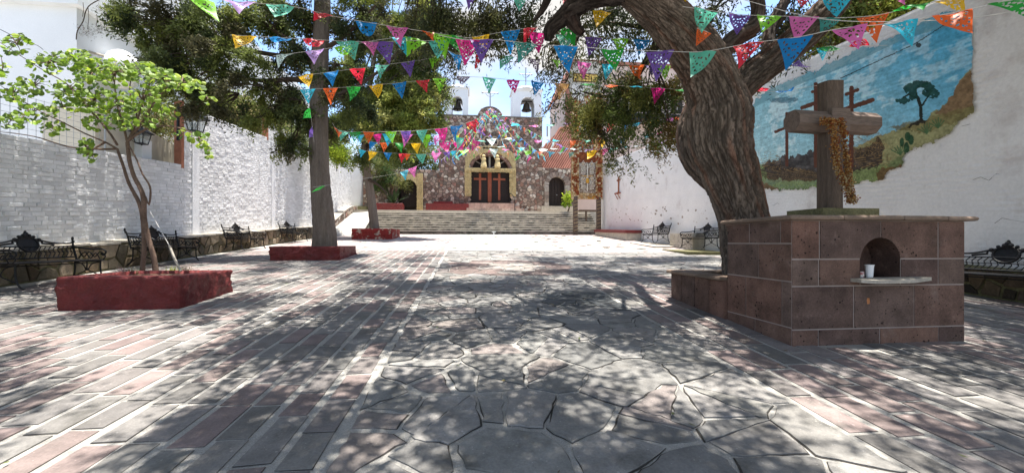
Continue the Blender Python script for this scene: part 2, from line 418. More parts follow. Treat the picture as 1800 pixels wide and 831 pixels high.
def near_col(x, y): return jit(r_.choice([(.195, .188, .177), (.22, .21, .198), (.155, .15, .142), (.21, .198, .185), (.185, .178, .167), (.21, .182, .168), (.20, .193, .182)]), .13, r_)
def far_col(x, y):
    d = math.hypot(x-1.1, y-10.5)
    if d < 1.62:
        a = math.atan2(y-10.5, x-1.1); star = .62+.75*abs(((a/(2*PI/5)+.25) % 1)-.5)*2
        return jit((.25, .222, .20) if d < star*.95 else (.15, .112, .10), .15, r_)
    if (x-1.9)**2*1.6+(y-6.35)**2*2.2 < .9: return jit((.055, .06, .062), .15, r_)
    return near_col(x, y)
crazy(-.78, .3, 2.4, 5.6, .45, 1.15, far_col, .026, .013)
crazy(-.78, 5.6, 2.4, 9.02, .36, 1.1, far_col, .018, .009)
crazy(-.78, 9.02, 8.9, 14.25, .36, 1.2, far_col, .018, .008)
crazy(-.78, 14.25, 3.8, 15.35, .36, 1.2, far_col, .018, .008)
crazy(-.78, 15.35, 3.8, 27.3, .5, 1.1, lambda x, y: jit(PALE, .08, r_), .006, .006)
stones.sort(key=lambda p: (not inview(p[0], p[1]), gdist(p[0], p[1])))
def stone_shape(mb, s):
    if s[1] < 15.3: crack_ring(mb, s[2], gmap, .010 if s[1] < 5 else .019, r_)
    slab2d(mb, s[2], gmap, .009+r_.uniform(-.003, .005), .004, s[3])
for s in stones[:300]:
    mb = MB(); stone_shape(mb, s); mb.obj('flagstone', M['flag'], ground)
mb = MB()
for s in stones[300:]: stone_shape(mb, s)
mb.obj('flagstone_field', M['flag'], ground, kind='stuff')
# small dark inlaid stones in the sunny paving
mb = MB()
for i in range(85):
    x, y = r_.uniform(-.6, 8.8), r_.uniform(15.5, 26.6)
    q = [(x+math.cos(a)*r_.uniform(.07, .15), y+math.sin(a)*r_.uniform(.05, .1)) for a in [k*PI/3 for k in range(6)]]
    slab2d(mb, q, gmap, .024, .004, jit((.10, .11, .08), .2, r_))
mb.obj('inlaid_stones', M['flag'], ground, kind='stuff')
# fallen leaves and litter
mb = MB()
for i in range(260):
    x, y = r_.uniform(-7, 8), r_.uniform(1.6, 14)
    if blocked(x, y): continue
    a = r_.uniform(0, 6.3); s = r_.uniform(.008, .022); z = gz(y)+.026
    mb.add([(x+math.cos(a)*s*2, y+math.sin(a)*s*2, z), (x+math.cos(a+1.5)*s*.6, y+math.sin(a+1.5)*s*.6, z+.004), (x-math.cos(a)*s*2, y-math.sin(a)*s*2, z+.006), (x-math.cos(a+1.5)*s*.6, y-math.sin(a+1.5)*s*.6, z)], [(0, 1, 2, 3)], r_.choice([(.2, .15, .06), (.12, .08, .04), (.35, .33, .28), (.1, .12, .04)]))
mb.obj('leaf_litter', M['flag'], ground, kind='stuff')

# ================================================================== rubble walls
STC = [(.235, .17, .135), (.29, .215, .175), (.39, .30, .24), (.17, .115, .09), (.45, .37, .30), (.17, .14, .12), (.52, .46, .39), (.26, .15, .115), (.33, .24, .195)]
def rubble(mb, x0, z0, x1, z1, s, mapf, r, hole=None, cols=STC, dep=.06, gap=.024, ax=1.25, amp=.012):
    for c in voronoi(blue(x0, z0, x1, z1, s, r, .46, ax), x0, z0, x1, z1):
        if len(c) < 3: continue
        cx = sum(q[0] for q in c)/len(c); cy = sum(q[1] for q in c)/len(c)
        if hole and hole(cx, cy): continue
        c = inset(c, gap*r.uniform(.6, 1.4), .5)
        if c is None: continue
        if amp: c = rough(c, r, amp, .2)
        slab2d(mb, c, mapf, dep*r.uniform(.35, 1), dep*.35, jit(r.choice(cols), .2, r), zb=-.03)

# stone kerb bank along the foot of the left wall (a seat-high retaining wall)
t = thing('retaining_wall', 'low rubble retaining wall with pale top along the foot of the white brick wall', 'retaining wall', (-8.5, 0, 0))
mb = MB(); mb.add([(x, y, gz(y)+h) for y in (-4, 24.4) for (x, h) in ((-8.5, 0), (-8.5, .62), (-8.93, .66), (-8.93, 0))], [(0, 1, 5, 4), (1, 2, 6, 5), (3, 0, 4, 7), (0, 3, 2, 1), (4, 5, 6, 7)]); mb.obj('core', M['moss'], t)
mb = MB(); rubble(mb, -3.5, .02, 24.4, .62, .24, lambda u, v, h: (-8.5+h, u, gz(u)+v), random.Random(5), cols=[(.15, .11, .07), (.2, .15, .1), (.1, .075, .05), (.25, .2, .14), (.12, .1, .07)], dep=.06)
mb.obj('rubble_stones', M['stone'], t, kind='stuff')
mb = MB(); r_ = random.Random(8); y = -3.5
while y < 24.3:
    l = r_.uniform(.5, 1.1); h = r_.uniform(-.02, .02)
    mb.prism([(-8.45+r_.uniform(-.02, .03), y, gz(y)+.62+h), (-8.45+r_.uniform(-.02, .03), y+l, gz(y+l)+.62+h), (-8.92, y+l, gz(y+l)+.63+h), (-8.92, y, gz(y)+.63+h)], (0, 0, .045)); y += l+.01
mb.obj('coping', M['slab'], t)

# white painted brick wall on the left, in rising sections
YP1, YP2, YP3 = 13.55, 18.85, 29.8
secs = [(-4, YP1, 2.87), (YP1, YP2, 4.72), (YP2, YP3, 5.45), (YP3, 31.6, 6.1)]
wallL = thing('white_brick_wall', 'long white painted brick wall along the left side of the plaza', 'wall', (XL, 0, 0))
mb = MB()
for (a, b, h) in secs:
    mb.add([(x, y, gz(y)+z) for y in (a, b) for (x, z) in ((XL, 0), (XL, h), (XL-.28, h), (XL-.28, 0))], [(0, 1, 5, 4), (1, 2, 6, 5), (2, 3, 7, 6), (0, 3, 2, 1), (4, 5, 6, 7)], (.60, .60, .60))
mb.obj('mortar_core', M['whitebrick'], wallL)
bricks = []
r_ = random.Random(21)
for (a, b, h) in secs:
    k = 0; z = .64
    while z < h-.05:
        y = a+(.0 if k % 2 else -.13)
        while y < b-.05:
            l = .255*r_.uniform(.93, 1.05); y0, y1 = max(y, a), min(y+l, b)
            if y1-y0 > .07 and r_.random() > .012:
                sm = (z < 1.0 and r_.random() < .55) or vn([[y*.5, z*.9, 3]], 5)[0] > .78     # plastered-over patches lie flush
                bricks.append((y0, y1-.012, z+r_.uniform(-.006, .006), z+.08+r_.uniform(-.006, .005), (.006 if sm else r_.choice([.006, .01, .014, .022])*r_.uniform(.5, 1.2)*(1 if h < 3 else .6))))
            y += l
        z += .093; k += 1
def brick_shape(mb, b):
    y0, y1, z0, z1, d = b; e = lambda: r_.uniform(-.010, .010); x = XL
    tl = r_.uniform(-.006, .006); v = [(x, y0, gz(y0)+z0), (x, y1, gz(y1)+z0), (x, y1, gz(y1)+z1), (x, y0, gz(y0)+z1)]
    v += [(x+d+tl, y0+.006+e(), gz(y0)+z0+.008+e()), (x+d-tl, y1-.006+e(), gz(y1)+z0+.008+e()), (x+d-tl*.5, y1-.006+e(), gz(y1)+z1-.006+e()), (x+d+tl, y0+.006+e(), gz(y0)+z1-.006+e())]
    g_ = r_.uniform(.62, .80)
    mb.add(v, [(4, 5, 6, 7), (0, 1, 5, 4), (1, 2, 6, 5), (2, 3, 7, 6), (3, 0, 4, 7)], (g_, g_*1.003, g_*1.01))
def bkey(b):
    y = (b[0]+b[1])/2; z = gz(y)+b[2]-HC; c = XL*FW[0]+y*FW[1]; r = XL*RT[0]+y*RT[1]
    if c < .5 or abs(r)/c > 1.28: return 99
    return c+(0 if abs(z)/c < .6 else 40)
bricks.sort(key=bkey)
for b in bricks[:300]:
    mb = MB(); brick_shape(mb, b); mb.obj('brick', M['whitebrick'], wallL)
mb = MB()
for b in bricks[300:]: brick_shape(mb, b)
mb.obj('brickwork', M['whitebrick'], wallL, kind='stuff')
# flat plaster pilaster strips
mb = MB()
for y in (13.9, 19.1, 24.2):
    mb.add([(x, yy, gz(yy)+z) for yy in (y, y+.34) for (x, z) in ((XL, .66), (XL+.03, .66), (XL+.03, 4.6), (XL, 4.6))], [(0, 1, 2, 3), (4, 7, 6, 5), (1, 5, 6, 2), (0, 4, 5, 1), (3, 2, 6, 7)], (.74, .745, .76))
mb.obj('pilaster', M['whitebrick'], wallL)
# bent end of the left wall beside the ramp
mb = MB(); mb.prism([(XL, 31.6, 2.3), (-7.55, 33.1, 2.3), (-7.75, 33.3, 2.3), (XL-.2, 31.8, 2.3)], (0, 0, 5.4), (.7, .7, .7)); mb.obj('end_wall', M['whitebrick'], wallL)
# brick piers with terracotta faces at the steps in height
for (y, lo, hi) in ((YP1, 2.75, 4.85), (YP2, 4.6, 5.6), (YP3, 5.2, 6.3)):
    mb = MB(); mb.box((XL-.20, y-.12, gz(y)+lo), (XL+.01, y-.002, gz(y)+hi)); mb.obj('brick_pier', M['terracotta'], wallL)
# wire mesh fence on the near low stretch
t = thing('wire_fence', 'grey wire mesh fence standing on the near end of the left wall', 'fence', (XL-.14, 0, 0))
mb = MB(); ztop = 3.75
for y in np.arange(3, 11.01, .16): mb.tube([(XL-.14, y, gz(y)+2.85), (XL-.14, y, gz(y)+ztop)], .004, 4)
for h in np.arange(2.95, ztop+.01, .13): mb.tube([(XL-.14, 3, gz(3)+h), (XL-.14, 11, gz(11)+h)], .004, 4)
mb.obj('mesh', M['metalg'], t)
for y in (3, 5.7, 8.4, 11):
    mb = MB(); mb.tube([(XL-.14, y, gz(y)+2.8), (XL-.14, y, gz(y)+ztop+.1)], .02, 8); mb.obj('post', M['metalg'], t)

# white house behind the left wall
t = thing('white_house', 'tall white rendered house rising behind the near left wall', 'house', (-11, 12.5, 0))
mb = MB(); mb.box((-24, 12.5, 0), (-11, 30, 8.02)); mb.obj('wall', M['white'], t)
mb = MB(); mb.box((-24.2, 12.3, 8.02), (-10.8, 30.2, 11.5)); mb.obj('parapet_band', M['white'], t)
t2 = thing('white_dome', 'small bright white plastered dome hood on the side of the white house', 'dome', (-10.3, 15, 5.8))
mb = MB(); c = W(214, 114, 12.2); mb.ball((c[0], c[1], c[2]-.15), .62, 20, 12, (.75, .7, .95)); mb.obj('hood', M['white'], t2, smooth=True)
mb = MB(); mb.tube([(c[0]-.2, c[1]-.3, c[2]+.1), (c[0]-.45, c[1]-.55, c[2]+.12)], .035, 8); mb.obj('spout', M['slab'], t2)
t = thing('cream_outbuilding', 'small cream coloured outbuilding with sloped parapet peeping over the left wall', 'building', (-10, 12, 0))
mb = MB()
a = aX(236, 214, -9.5); b = aX(318, 262, -9.5)
mb.prism([(-9.5, a[1]-1.2, 0), (-9.5, b[1]+1.5, 0), (-9.5, b[1]+1.5, b[2]-.3), (-9.5, a[1], a[2]), (-9.5, a[1]-1.2, a[2])], (-1.2, 0, 0)); mb.obj('wall', M['cream'], t)
mb = MB(); q = aX(250, 262, -9.48); mb.box((-9.5, q[1]-.25, q[2]-.9), (-9.3, q[1]+.1, q[2]+.25)); mb.obj('buttress', M['white'], t)

# ================================================================== right wall with mural
wallR = thing('plastered_wall', 'tall whitewashed wall on the right side, carrying the painted mural', 'wall', (XR, 0, 0))
mb = MB()
def rtop(y): return 5.8 if y < 14.6 else 5.0
ys = [-4, 14.6, 27.8]
for (a, b, h) in ((-4, 14.6, 5.8), (14.6, 27.8, 5.02)):
    mb.add([(x, y, gz(y)+z) for y in (a, b) for (x, z) in ((XR+.004, 0), (XR+.004, h), (XR+.35, h), (XR+.35, 0))], [(0, 1, 5, 4), (1, 2, 6, 5), (2, 3, 7, 6), (0, 3, 2, 1), (4, 5, 6, 7)])
mb.obj('core', M['plaster'], wallR)
def relief(y0, y1, h0, h1, ny, nz_, inset_edge=True):
    Y, Z = np.meshgrid(np.linspace(y0, y1, ny), np.linspace(h0, h1, nz_)); y = Y.ravel(); z = Z.ravel()
    p = np.stack([y*1.5, z*1.5, y*0], 1)
    k = np.floor(z/.1); off = (k % 2)*.14; u = ((y+off) % .28)/.28; w = (z/.1) % 1
    jn = np.maximum(sstep(.06, .0, np.minimum(u, 1-u)), sstep(.16, .0, np.minimum(w, 1-w)))
    d = .012*fbm(p*2, 4)-.018*jn*sstep(.25, .5, fbm(p*.8, 9))+.01*fbm(p*.35, 2)
    return y, z, -d
def grid_faces(nx, ny):
    i = np.arange(ny-1)[:, None]*nx+np.arange(nx-1)[None]; i = i.ravel(); return np.stack([i, i+1, i+1+nx, i+nx], 1)
for (y0, y1, hh, ny, nz_, nm) in ((1.5, 14.6, 5.8, 520, 230, 'near_face'), (14.6, 27.8, 5.02, 260, 110, 'far_face')):
    y, z, d = relief(y0, y1, 0, hh, ny, nz_); e = (z > hh-.03) | (z < .02); d = np.where(e, 0, d)
    bigmesh('render_coat', np.stack([XR-.002+d, y, gz(y)+z], 1), grid_faces(ny, nz_), M['plaster'], wallR, smooth=True)
# low stone shelf behind the near right bench and foot blocks
t = thing('stone_shelf', 'low dark stone shelf at the foot of the right wall behind the near bench', 'retaining wall', (XR-.3, 5, 0))
mb = MB(); mb.add([(x, y, gz(y)+z) for y in (1.5, 11.5) for (x, z) in ((XR-.33, 0), (XR-.33, .50), (XR, .52), (XR, 0))], [(0, 1, 5, 4), (1, 2, 6, 5), (0, 3, 2, 1), (4, 5, 6, 7)]); mb.obj('core', M['moss'], t)
mb = MB(); rubble(mb, 1.5, .02, 11.5, .5, .2, lambda u, v, h: (XR-.33-h, u, gz(u)+v), random.Random(6), cols=[(.06, .045, .03), (.09, .07, .05), (.05, .04, .03), (.12, .09, .06)], dep=.05); mb.obj('rubble_stones', M['stone'], t, kind='stuff')
t = thing('brick_bench_base', 'pale brick block with sloping cement top between the two far right benches', 'brick block', (XR-.4, 16, 0))
mb = MB(); mb.box((XR-.48, 15.0, gz(15)-.1), (XR, 16.9, gz(15)+.72)); mb.obj('core', M['slab'], t)
r_ = random.Random(2)
for k in range(6):
    y = 15.02-(.12 if k % 2 else 0)
    while y < 16.85:
        l = min(.3, 16.88-y); mb = MB(); mb.box((XR-.505, max(y, 15.01), gz(15)+.02+k*.115), (XR-.47, y+l-.02, gz(15)+.115+k*.115)); mb.obj('brick', M['slab'], t); y += .31
t = thing('concrete_slab', 'mossy concrete slab carrying the nearer of the two far right benches', 'slab', (8.7, 14, 0))
mb = MB(); mb.prism([(7.75, 13.4, gz(13.4)-.03), (9.3, 13.2, gz(13.2)-.03), (9.35, 15.2, gz(13.9)-.03), (7.75, 15.3, gz(14)-.03)], (0, 0, .15)); mb.obj('slab', M['moss'], t)
t = thing('kerb_slab', 'long low stone kerb under the farthest right bench', 'slab', (8.7, 17.5, 0))
mb = MB(); mb.prism([(7.95, 16.4, gz(16.4)-.03), (9.35, 16.4, gz(16.4)-.03), (9.35, 19.0, gz(18.6)-.03), (7.95, 19.0, gz(18.6)-.03)], (0, 0, .1)); mb.obj('slab', M['slab'], t)
t = thing('red_bench', 'long red masonry bench with white base at the foot of the steps on the right', 'bench', (9, 24, 0))
a = aX(1064, 401, 8.9); y0, y1 = 20.9, 26.3
mb = MB(); mb.add([(x, y, gz(y)+z) for y in (y0, y1) for (x, z) in ((8.55, .0), (8.55, .42), (9.36, .42), (9.36, 0))], [(0, 1, 5, 4), (1, 2, 6, 5), (0, 3, 2, 1), (4, 5, 6, 7)]); mb.obj('base', M['slab'], t)
mb = MB(); mb.prism([(8.45, y0-.08, gz(y0)+.42), (9.37, y0-.08, gz(y0)+.42), (9.37, y1, gz(y1)+.25), (8.45, y1, gz(y1)+.25)], (0, 0, .17)); mb.obj('seat', M['redpaint'], t)
# small iron cross and a thin cable on the right wall
t = thing('wall_cross', 'small rusty iron cross on a little bracket shelf on the far right wall', 'cross', aX(1087, 335, XR-.06))
o = aX(1087, 318, XR-.06); o2 = aX(1087, 342, XR-.06); y = o[1]
mb = MB(); mb.box((XR-.08, y-.05, o2[2]+.1), (XR-.02, y+.05, o[2]+.25)); mb.box((XR-.08, y-.25, o[2]), (XR-.02, y+.25, o[2]+.1)); mb.obj('cross', M['terracotta'], t)
mb = MB(); mb.box((XR-.22, y-.3, o2[2]+.05), (XR-.0, y+.3, o2[2]+.12)); [mb.tube([(XR-.2, y+s, o2[2]+.05), (XR-.02, y+s, o2[2]-.28)], .025, 5) for s in (-.2, .2)]; mb.obj('bracket_shelf', M['woodred'], t)

r_ = random.Random(44); mb = MB()      # peeling patches and damp marks low on the far right wall
for i in range(70):
    y = r_.uniform(14, 25.5); h = r_.uniform(.75, 1.7)+(.15 if y > 18 else 0); w = r_.uniform(.02, .10); q = [(y+math.cos(a)*w*r_.uniform(.5, 1.3), h+math.sin(a)*w*.6*r_.uniform(.5, 1.3)) for a in [k*PI/4 for k in range(8)]]
    mb.prism([(XR-.013, a, gz(a)+b) for a, b in q], (.02, 0, 0), jit(r_.choice([(.34, .28, .24), (.42, .35, .30), (.25, .2, .17), (.48, .43, .39)]), .2, r_))
for i in range(26):
    y = r_.uniform(4.5, 13); h = r_.uniform(.6, 3.6); pts = [(XR-.012, y+.12*k+r_.uniform(-.04, .04), gz(y)+h+r_.uniform(-.02, .03)*(k+1)) for k in range(r_.randrange(2, 7))]
    mb.tube(pts, .004, 3, (.12, .1, .09))
mb.obj('peeling_patches', M['stone'], wallR, kind='stuff')
# mural: flat paint on the wall, its colours laid on a fine grid
def pip(x, y, poly):
    ins = np.zeros(len(x), bool); n = len(poly)
    for i in range(n):
        (x1, y1), (x2, y2) = poly[i], poly[(i+1) % n]
        if y1 == y2: continue
        c = ((y1 > y) != (y2 > y)) & (x < (x2-x1)*(y-y1)/(y2-y1)+x1); ins ^= c
    return ins
nY, nZ = 620, 330
ya, yb = 6.45, 12.9
Yg, Hg = np.meshgrid(np.linspace(ya, yb, nY), np.linspace(1.55, 5.62, nZ)); my = Yg.ravel(); mh = Hg.ravel(); mz = SL*my+mh
cc = XR*FW[0]+my*FW[1]; rr = XR*RT[0]+my*RT[1]; U = CXP+FPX*rr/cc; V = HYP-FPX*(mz-HC)/cc     # measured against the photograph
np3 = np.stack([my*1.0, mh*1.0, my*0], 1)
n1 = fbm(np3*3, 1)-.5; n2 = fbm(np3*9, 2)-.5; n3 = fbm(np3*np.array([4, 30, 1]), 3)-.5; n4 = fbm(np3*26, 8)-.5
u = U+n1*10+n2*7; v = V+n2*12+n4*5
outline = [(1322, 182), (1345, 160), (1400, 137), (1440, 122), (1500, 92), (1545, 78), (1600, 48), (1660, 22), (1700, 22), (1714, 40), (1712, 120), (1715, 200), (1690, 212), (1672, 235), (1655, 240), (1640, 252), (1612, 262), (1592, 275), (1586, 294), (1565, 300), (1555, 318), (1532, 318), (1510, 322), (1490, 325), (1440, 330), (1400, 332), (1370, 336), (1330, 330), (1322, 300)]
inside = pip(u, v, outline)
col = np.zeros((len(my), 3)); A = lambda *c: np.array(c)
sky_t = np.clip((V-60)/260, 0, 1)[:, None]; s2 = np.clip((U-1330)/380, 0, 1)[:, None]
col[:] = A(.13, .32, .38)*(1-s2)+A(.06, .29, .45)*s2
col = col*(1-sky_t*.5*(1-s2*.5))+A(.42, .54, .52)*sky_t*.6*(1-s2*.5)
cl = sstep(.02, .16, n1+n3*.25+n2*.3)[:, None]*(1-s2*.5); col = col*(1-cl*.55)+A(.50, .58, .57)*cl*.55
col *= (1+n3[:, None]*.45+n2[:, None]*.5+n4[:, None]*.5)
edge = sstep(0, 1, (V < np.interp(U, [1322, 1400, 1500, 1600, 1700], [192, 152, 112, 66, 40])).astype(float)*.6)[:, None]; col = col*(1-edge)+A(.10, .21, .24)*edge
def put(mask, c, k=1., s=.5): 
    c = np.array(c)*(1+n4[:, None]*s*2+n2[:, None]*s); col[mask] = col[mask]*(1-k)+c[mask]*k
hill = [(1715, 118), (1700, 130), (1680, 160), (1652, 190), (1625, 212), (1590, 222), (1545, 238), (1500, 262), (1490, 345), (1720, 345)]
put(pip(u, v, hill), (.21, .205, .10)); put(pip(u, v, [(1715, 122), (1700, 134), (1672, 170), (1645, 200), (1670, 208), (1715, 185)]), (.15, .082, .048), .8)
put(pip(u, v, [(1715, 185), (1650, 205), (1560, 222), (1630, 236), (1680, 215), (1715, 205)]), (.13, .11, .045), .8)
put(pip(u, v, [(1322, 292), (1360, 285), (1420, 300), (1500, 296), (1560, 288), (1600, 270), (1600, 345), (1322, 345)]), (.11, .14, .06), .9)
put(pip(u, v, [(1335, 300), (1352, 285), (1380, 276), (1410, 272), (1440, 262), (1470, 268), (1500, 262), (1530, 258), (1545, 240), (1556, 262), (1550, 292), (1500, 305), (1420, 318), (1350, 315)]), (.045, .032, .028), .95)
blob = sstep(.45, .7, vn(np.stack([U/9, V/7, U*0], 1), 5)); mm = pip(u, v, [(1345, 300), (1360, 280), (1440, 268), (1530, 258), (1545, 290), (1400, 305)]); col[mm] *= (1+.6*(blob[mm]-.3))[:, None]
gr = vn(np.stack([(U+V*.25*np.sin(V/9))/.85, V/7, U*0], 1), 6)
for (x0, x1, y0, y1) in ((1338, 1375, 262, 315), (1350, 1440, 295, 325), (1500, 1560, 225, 300), (1520, 1570, 245, 300)):
    d = ((U-(x0+x1)/2)/(x1-x0)*2)**2+((V-(y0+y1)/2)/(y1-y0)*2)**2; put((d < 1) & (gr > .66), (.20, .13, .055), .75)
for (x0, x1, y0, y1) in ((1322, 1350, 290, 325), (1500, 1600, 292, 322), (1360, 1450, 318, 334)):
    d = ((U-(x0+x1)/2)/(x1-x0)*2)**2+((V-(y0+y1)/2)/(y1-y0)*2)**2; put((d < 1) & (gr > .5), (.17, .22, .08), .8)
put(pip(u, v, [(1322, 326), (1350, 322), (1372, 332), (1372, 345), (1322, 345)]), (.12, .06, .03), .8)
put(pip(u, v, [(1540, 300), (1590, 288), (1588, 305), (1556, 325), (1545, 318)]), (.10, .055, .025), .9)
def stroke(pts, w, c, k=1.):
    m = np.zeros(len(U), bool)
    for (x1, y1), (x2, y2) in zip(pts[:-1], pts[1:]):
        dx, dy = x2-x1, y2-y1; t_ = np.clip(((U-x1)*dx+(V-y1)*dy)/(dx*dx+dy*dy), 0, 1)
        m |= np.hypot(U-(x1+t_*dx)+n4*1.0, V-(y1+t_*dy)+n4*1.0) < w/2
    put(m, c, k, .25)
BR = (.085, .036, .024)
stroke([(1385, 200), (1385, 290)], 5.5, BR); stroke([(1365, 232), (1410, 214)], 5, BR)
stroke([(1436, 148), (1436, 292)], 7, BR); stroke([(1412, 190), (1470, 168)], 7, BR); stroke([(1430, 162), (1446, 156)], 5, BR)
stroke([(1499, 155), (1499, 292)], 8, BR); stroke([(1478, 196), (1536, 176)], 8, BR); stroke([(1490, 166), (1510, 158)], 6, BR)
TR = (.018, .022, .018)
stroke([(1622, 212), (1621, 188), (1616, 172)], 6, TR); stroke([(1621, 190), (1634, 170), (1640, 160)], 3, TR); stroke([(1616, 174), (1600, 166), (1590, 172)], 3, TR); stroke([(1616, 174), (1612, 158), (1620, 150)], 3, TR)
for (x, y, a, b) in ((1623, 149, 14, 7), (1603, 158, 12, 8), (1638, 163, 14, 8), (1590, 178, 13, 6), (1607, 170, 9, 6), (1634, 152, 10, 6)):
    put(((u-x)/a)**2+((v-y)/b)**2 < 1, (.012, .045, .035), .95)
put(pip(u, v, [(1596, 224), (1612, 214), (1630, 210), (1628, 217), (1605, 226)]), (.02, .018, .015), .95)
for (x, y, a, b) in ((1596, 262, 5, 12), (1604, 246, 5, 9), (1588, 250, 4, 8), (1598, 240, 5, 8)): put(((U-x)/a)**2+((V-y)/b)**2 < 1, (.015, .05, .025), .95)
for (x0, y0) in ((1585, 272), (1632, 235), (1652, 225)):
    for dx in (-16, -10, -5, 0, 5, 10): stroke([(x0, y0), (x0+dx, y0-18+abs(dx)*.6)], 2.2, (.05, .10, .045), .9)
stroke([(1480, 138), (1545, 108), (1610, 78), (1660, 46), (1690, 36)], 1.6, (.02, .02, .02), .9)
put(((U-1617)/5)**2+((V-80)/4)**2 < 1, (.02, .02, .02), .9); put(((U-1378)/26)**2+((V-176)/5)**2 < 1+n2*2, (.02, .05, .08), .6)
fc = grid_faces(nY, nZ); keep = inside[fc].all(1); fc = fc[keep]
used = np.unique(fc); mp_ = -np.ones(len(my), int); mp_[used] = np.arange(len(used))
_, _, dd = my, mh, 0
pts = np.stack([np.full(len(my), XR-.034), my, mz], 1)[used]
k_ = np.floor(mh/.1); off = (k_ % 2)*.14; uu = ((my+off) % .28)/.28; w_ = (mh/.1) % 1
jn = np.maximum(sstep(.06, .0, np.minimum(uu, 1-uu)), sstep(.16, .0, np.minimum(w_, 1-w_)))
pts[:, 0] += (.006*jn*sstep(.35, .6, fbm(np.stack([my*1.2, mh*1.2, my*0], 1), 9)))[used]-.004*fbm(np3*6, 4)[used]
mur = bigmesh('mural', pts, mp_[fc], M['mural'], None, tint=np.clip(col[used]*1.38, .008, .8), smooth=True)
tag(mur, 'large painted mural of three crosses, a tree and desert hills on the right wall', 'mural')

# ================================================================== pedestal with cross (calvary)
PX0, PX1, PY0, PY1 = 3.46, 5.60, 3.94, 5.02; PZT = 1.64
g0 = gz(PY0)
ped = thing('stone_pedestal', 'big reddish volcanic stone pedestal with an arched niche, under the wooden cross', 'pedestal', (4.5, 4.5, g0))
CT = [(.145, .087, .067), (.17, .096, .072), (.118, .076, .062), (.14, .094, .076), (.19, .108, .081)]
r_ = random.Random(4)
FXs = lambda zx: PX0+(zx-45)/(1115-45)*(PX1-PX0)
ZB = g0; ztot = PZT-ZB
rows = [ZB-.05, ZB+.13*ztot, ZB+.475*ztot, ZB+.69*ztot, PZT]
nx0, nx1 = FXs(455), FXs(705); nr = (nx1-nx0)/2; ncx = (nx0+nx1)/2; nz0 = rows[2]+.075; nzs = rows[4]-.185-nr
J = .008; DP = .09
def arcpts(x0, x1, n=10):  # points on the niche arch between x0 and x1, left to right
    a0_ = math.acos(max(-1, min(1, (x0-ncx)/nr))); a1_ = math.acos(max(-1, min(1, (x1-ncx)/nr))); return [(ncx+nr*math.cos(a), nzs+nr*math.sin(a)) for a in np.linspace(a0_, a1_, 18)]
def fblock(poly):
    mb = MB(); y = PY0+r_.uniform(-.003, .003); mb.prism([(x, y, z) for x, z in poly], (0, DP, 0), jit(r_.choice(CT), .12, r_)); mb.obj('block', M['cantera'], ped)
def rectb(x0, x1, z0, z1): fblock([(x0+J, z0+J), (x1-J, z0+J), (x1-J, z1-J), (x0+J, z1-J)])
for a, b in zip([45, 203, 577, 945], [203, 577, 945, 1115]): rectb(FXs(a), FXs(b), rows[0], rows[1])
for a, b in zip([45, 417, 790], [417, 790, 1115]): rectb(FXs(a), FXs(b), rows[1], rows[2])
rectb(FXs(45), FXs(205), rows[2], rows[3]); rectb(FXs(205), nx0, rows[2], rows[3]); rectb(nx1, FXs(945), rows[2], rows[3]); rectb(FXs(945), FXs(1115), rows[2], rows[3])
rectb(nx0, nx1, rows[2], nz0)
zr = rows[3]; xa = ncx-math.sqrt(max(0, nr*nr-max(0, zr-nzs)**2)); xm = FXs(583)
rectb(FXs(45), FXs(210), rows[3], rows[4]); rectb(FXs(945), FXs(1115), rows[3], rows[4])
lft = arcpts(xa, xm-J); fblock([(FXs(210)+J, zr+J)]+[(xa, zr+J)]+lft+[(xm-J, rows[4]-J), (FXs(210)+J, rows[4]-J)])
rgt = arcpts(xm+J, 2*ncx-xa); fblock([(xm+J, rows[4]-J)]+rgt+[(2*ncx-xa, zr+J), (FXs(945)-J, zr+J), (FXs(945)-J, rows[4]-J)])
# left side blocks (the side face runs back to the low planter wall)
SY = lambda zx: np.interp(zx, [525, 1003], [PY1, PY0])
lrows = [rows[0], rows[1]+.02, rows[2]+.05, rows[3]+.17, PZT]
def sblock(y0, y1, z0, z1):
    mb = MB(); x = PX0+r_.uniform(-.003, .003); mb.prism([(x, y0+J, z0+J), (x, y1-J, z0+J), (x, y1-J, z1-J), (x, y0+J, z1-J)], (DP, 0, 0), jit(r_.choice(CT), .12, r_)); mb.obj('block', M['cantera'], ped)
y1n = PY0+DP
for a, b in ((PY0+.004, 4.1), (4.1, 4.6), (4.6, PY1)): sblock(a, b, lrows[3], lrows[4])
for a, b in ((PY0+.004, 4.44), (4.44, PY1)): sblock(a, b, lrows[2], lrows[3])
for a, b in ((PY0+.004, 4.08), (4.08, 4.66), (4.66, PY1)): sblock(a, b, lrows[1], lrows[2])
for a, b in ((PY0+.004, 4.5), (4.5, PY1)): sblock(a, b, lrows[0]+.03, lrows[1])
# right side blocks
for (z0, z1) in zip(rows[:-1], rows[1:]):
    for a, b in ((PY0+DP, 4.5), (4.5, PY1)):
        mb = MB(); mb.prism([(PX1-DP, a+J, z0+J), (PX1, a+J, z0+J), (PX1, a+J, z1-J), (PX1-DP, a+J, z1-J)], (0, b-a-2*J, 0), jit(r_.choice(CT), .12, r_)); mb.obj('block', M['cantera'], ped)
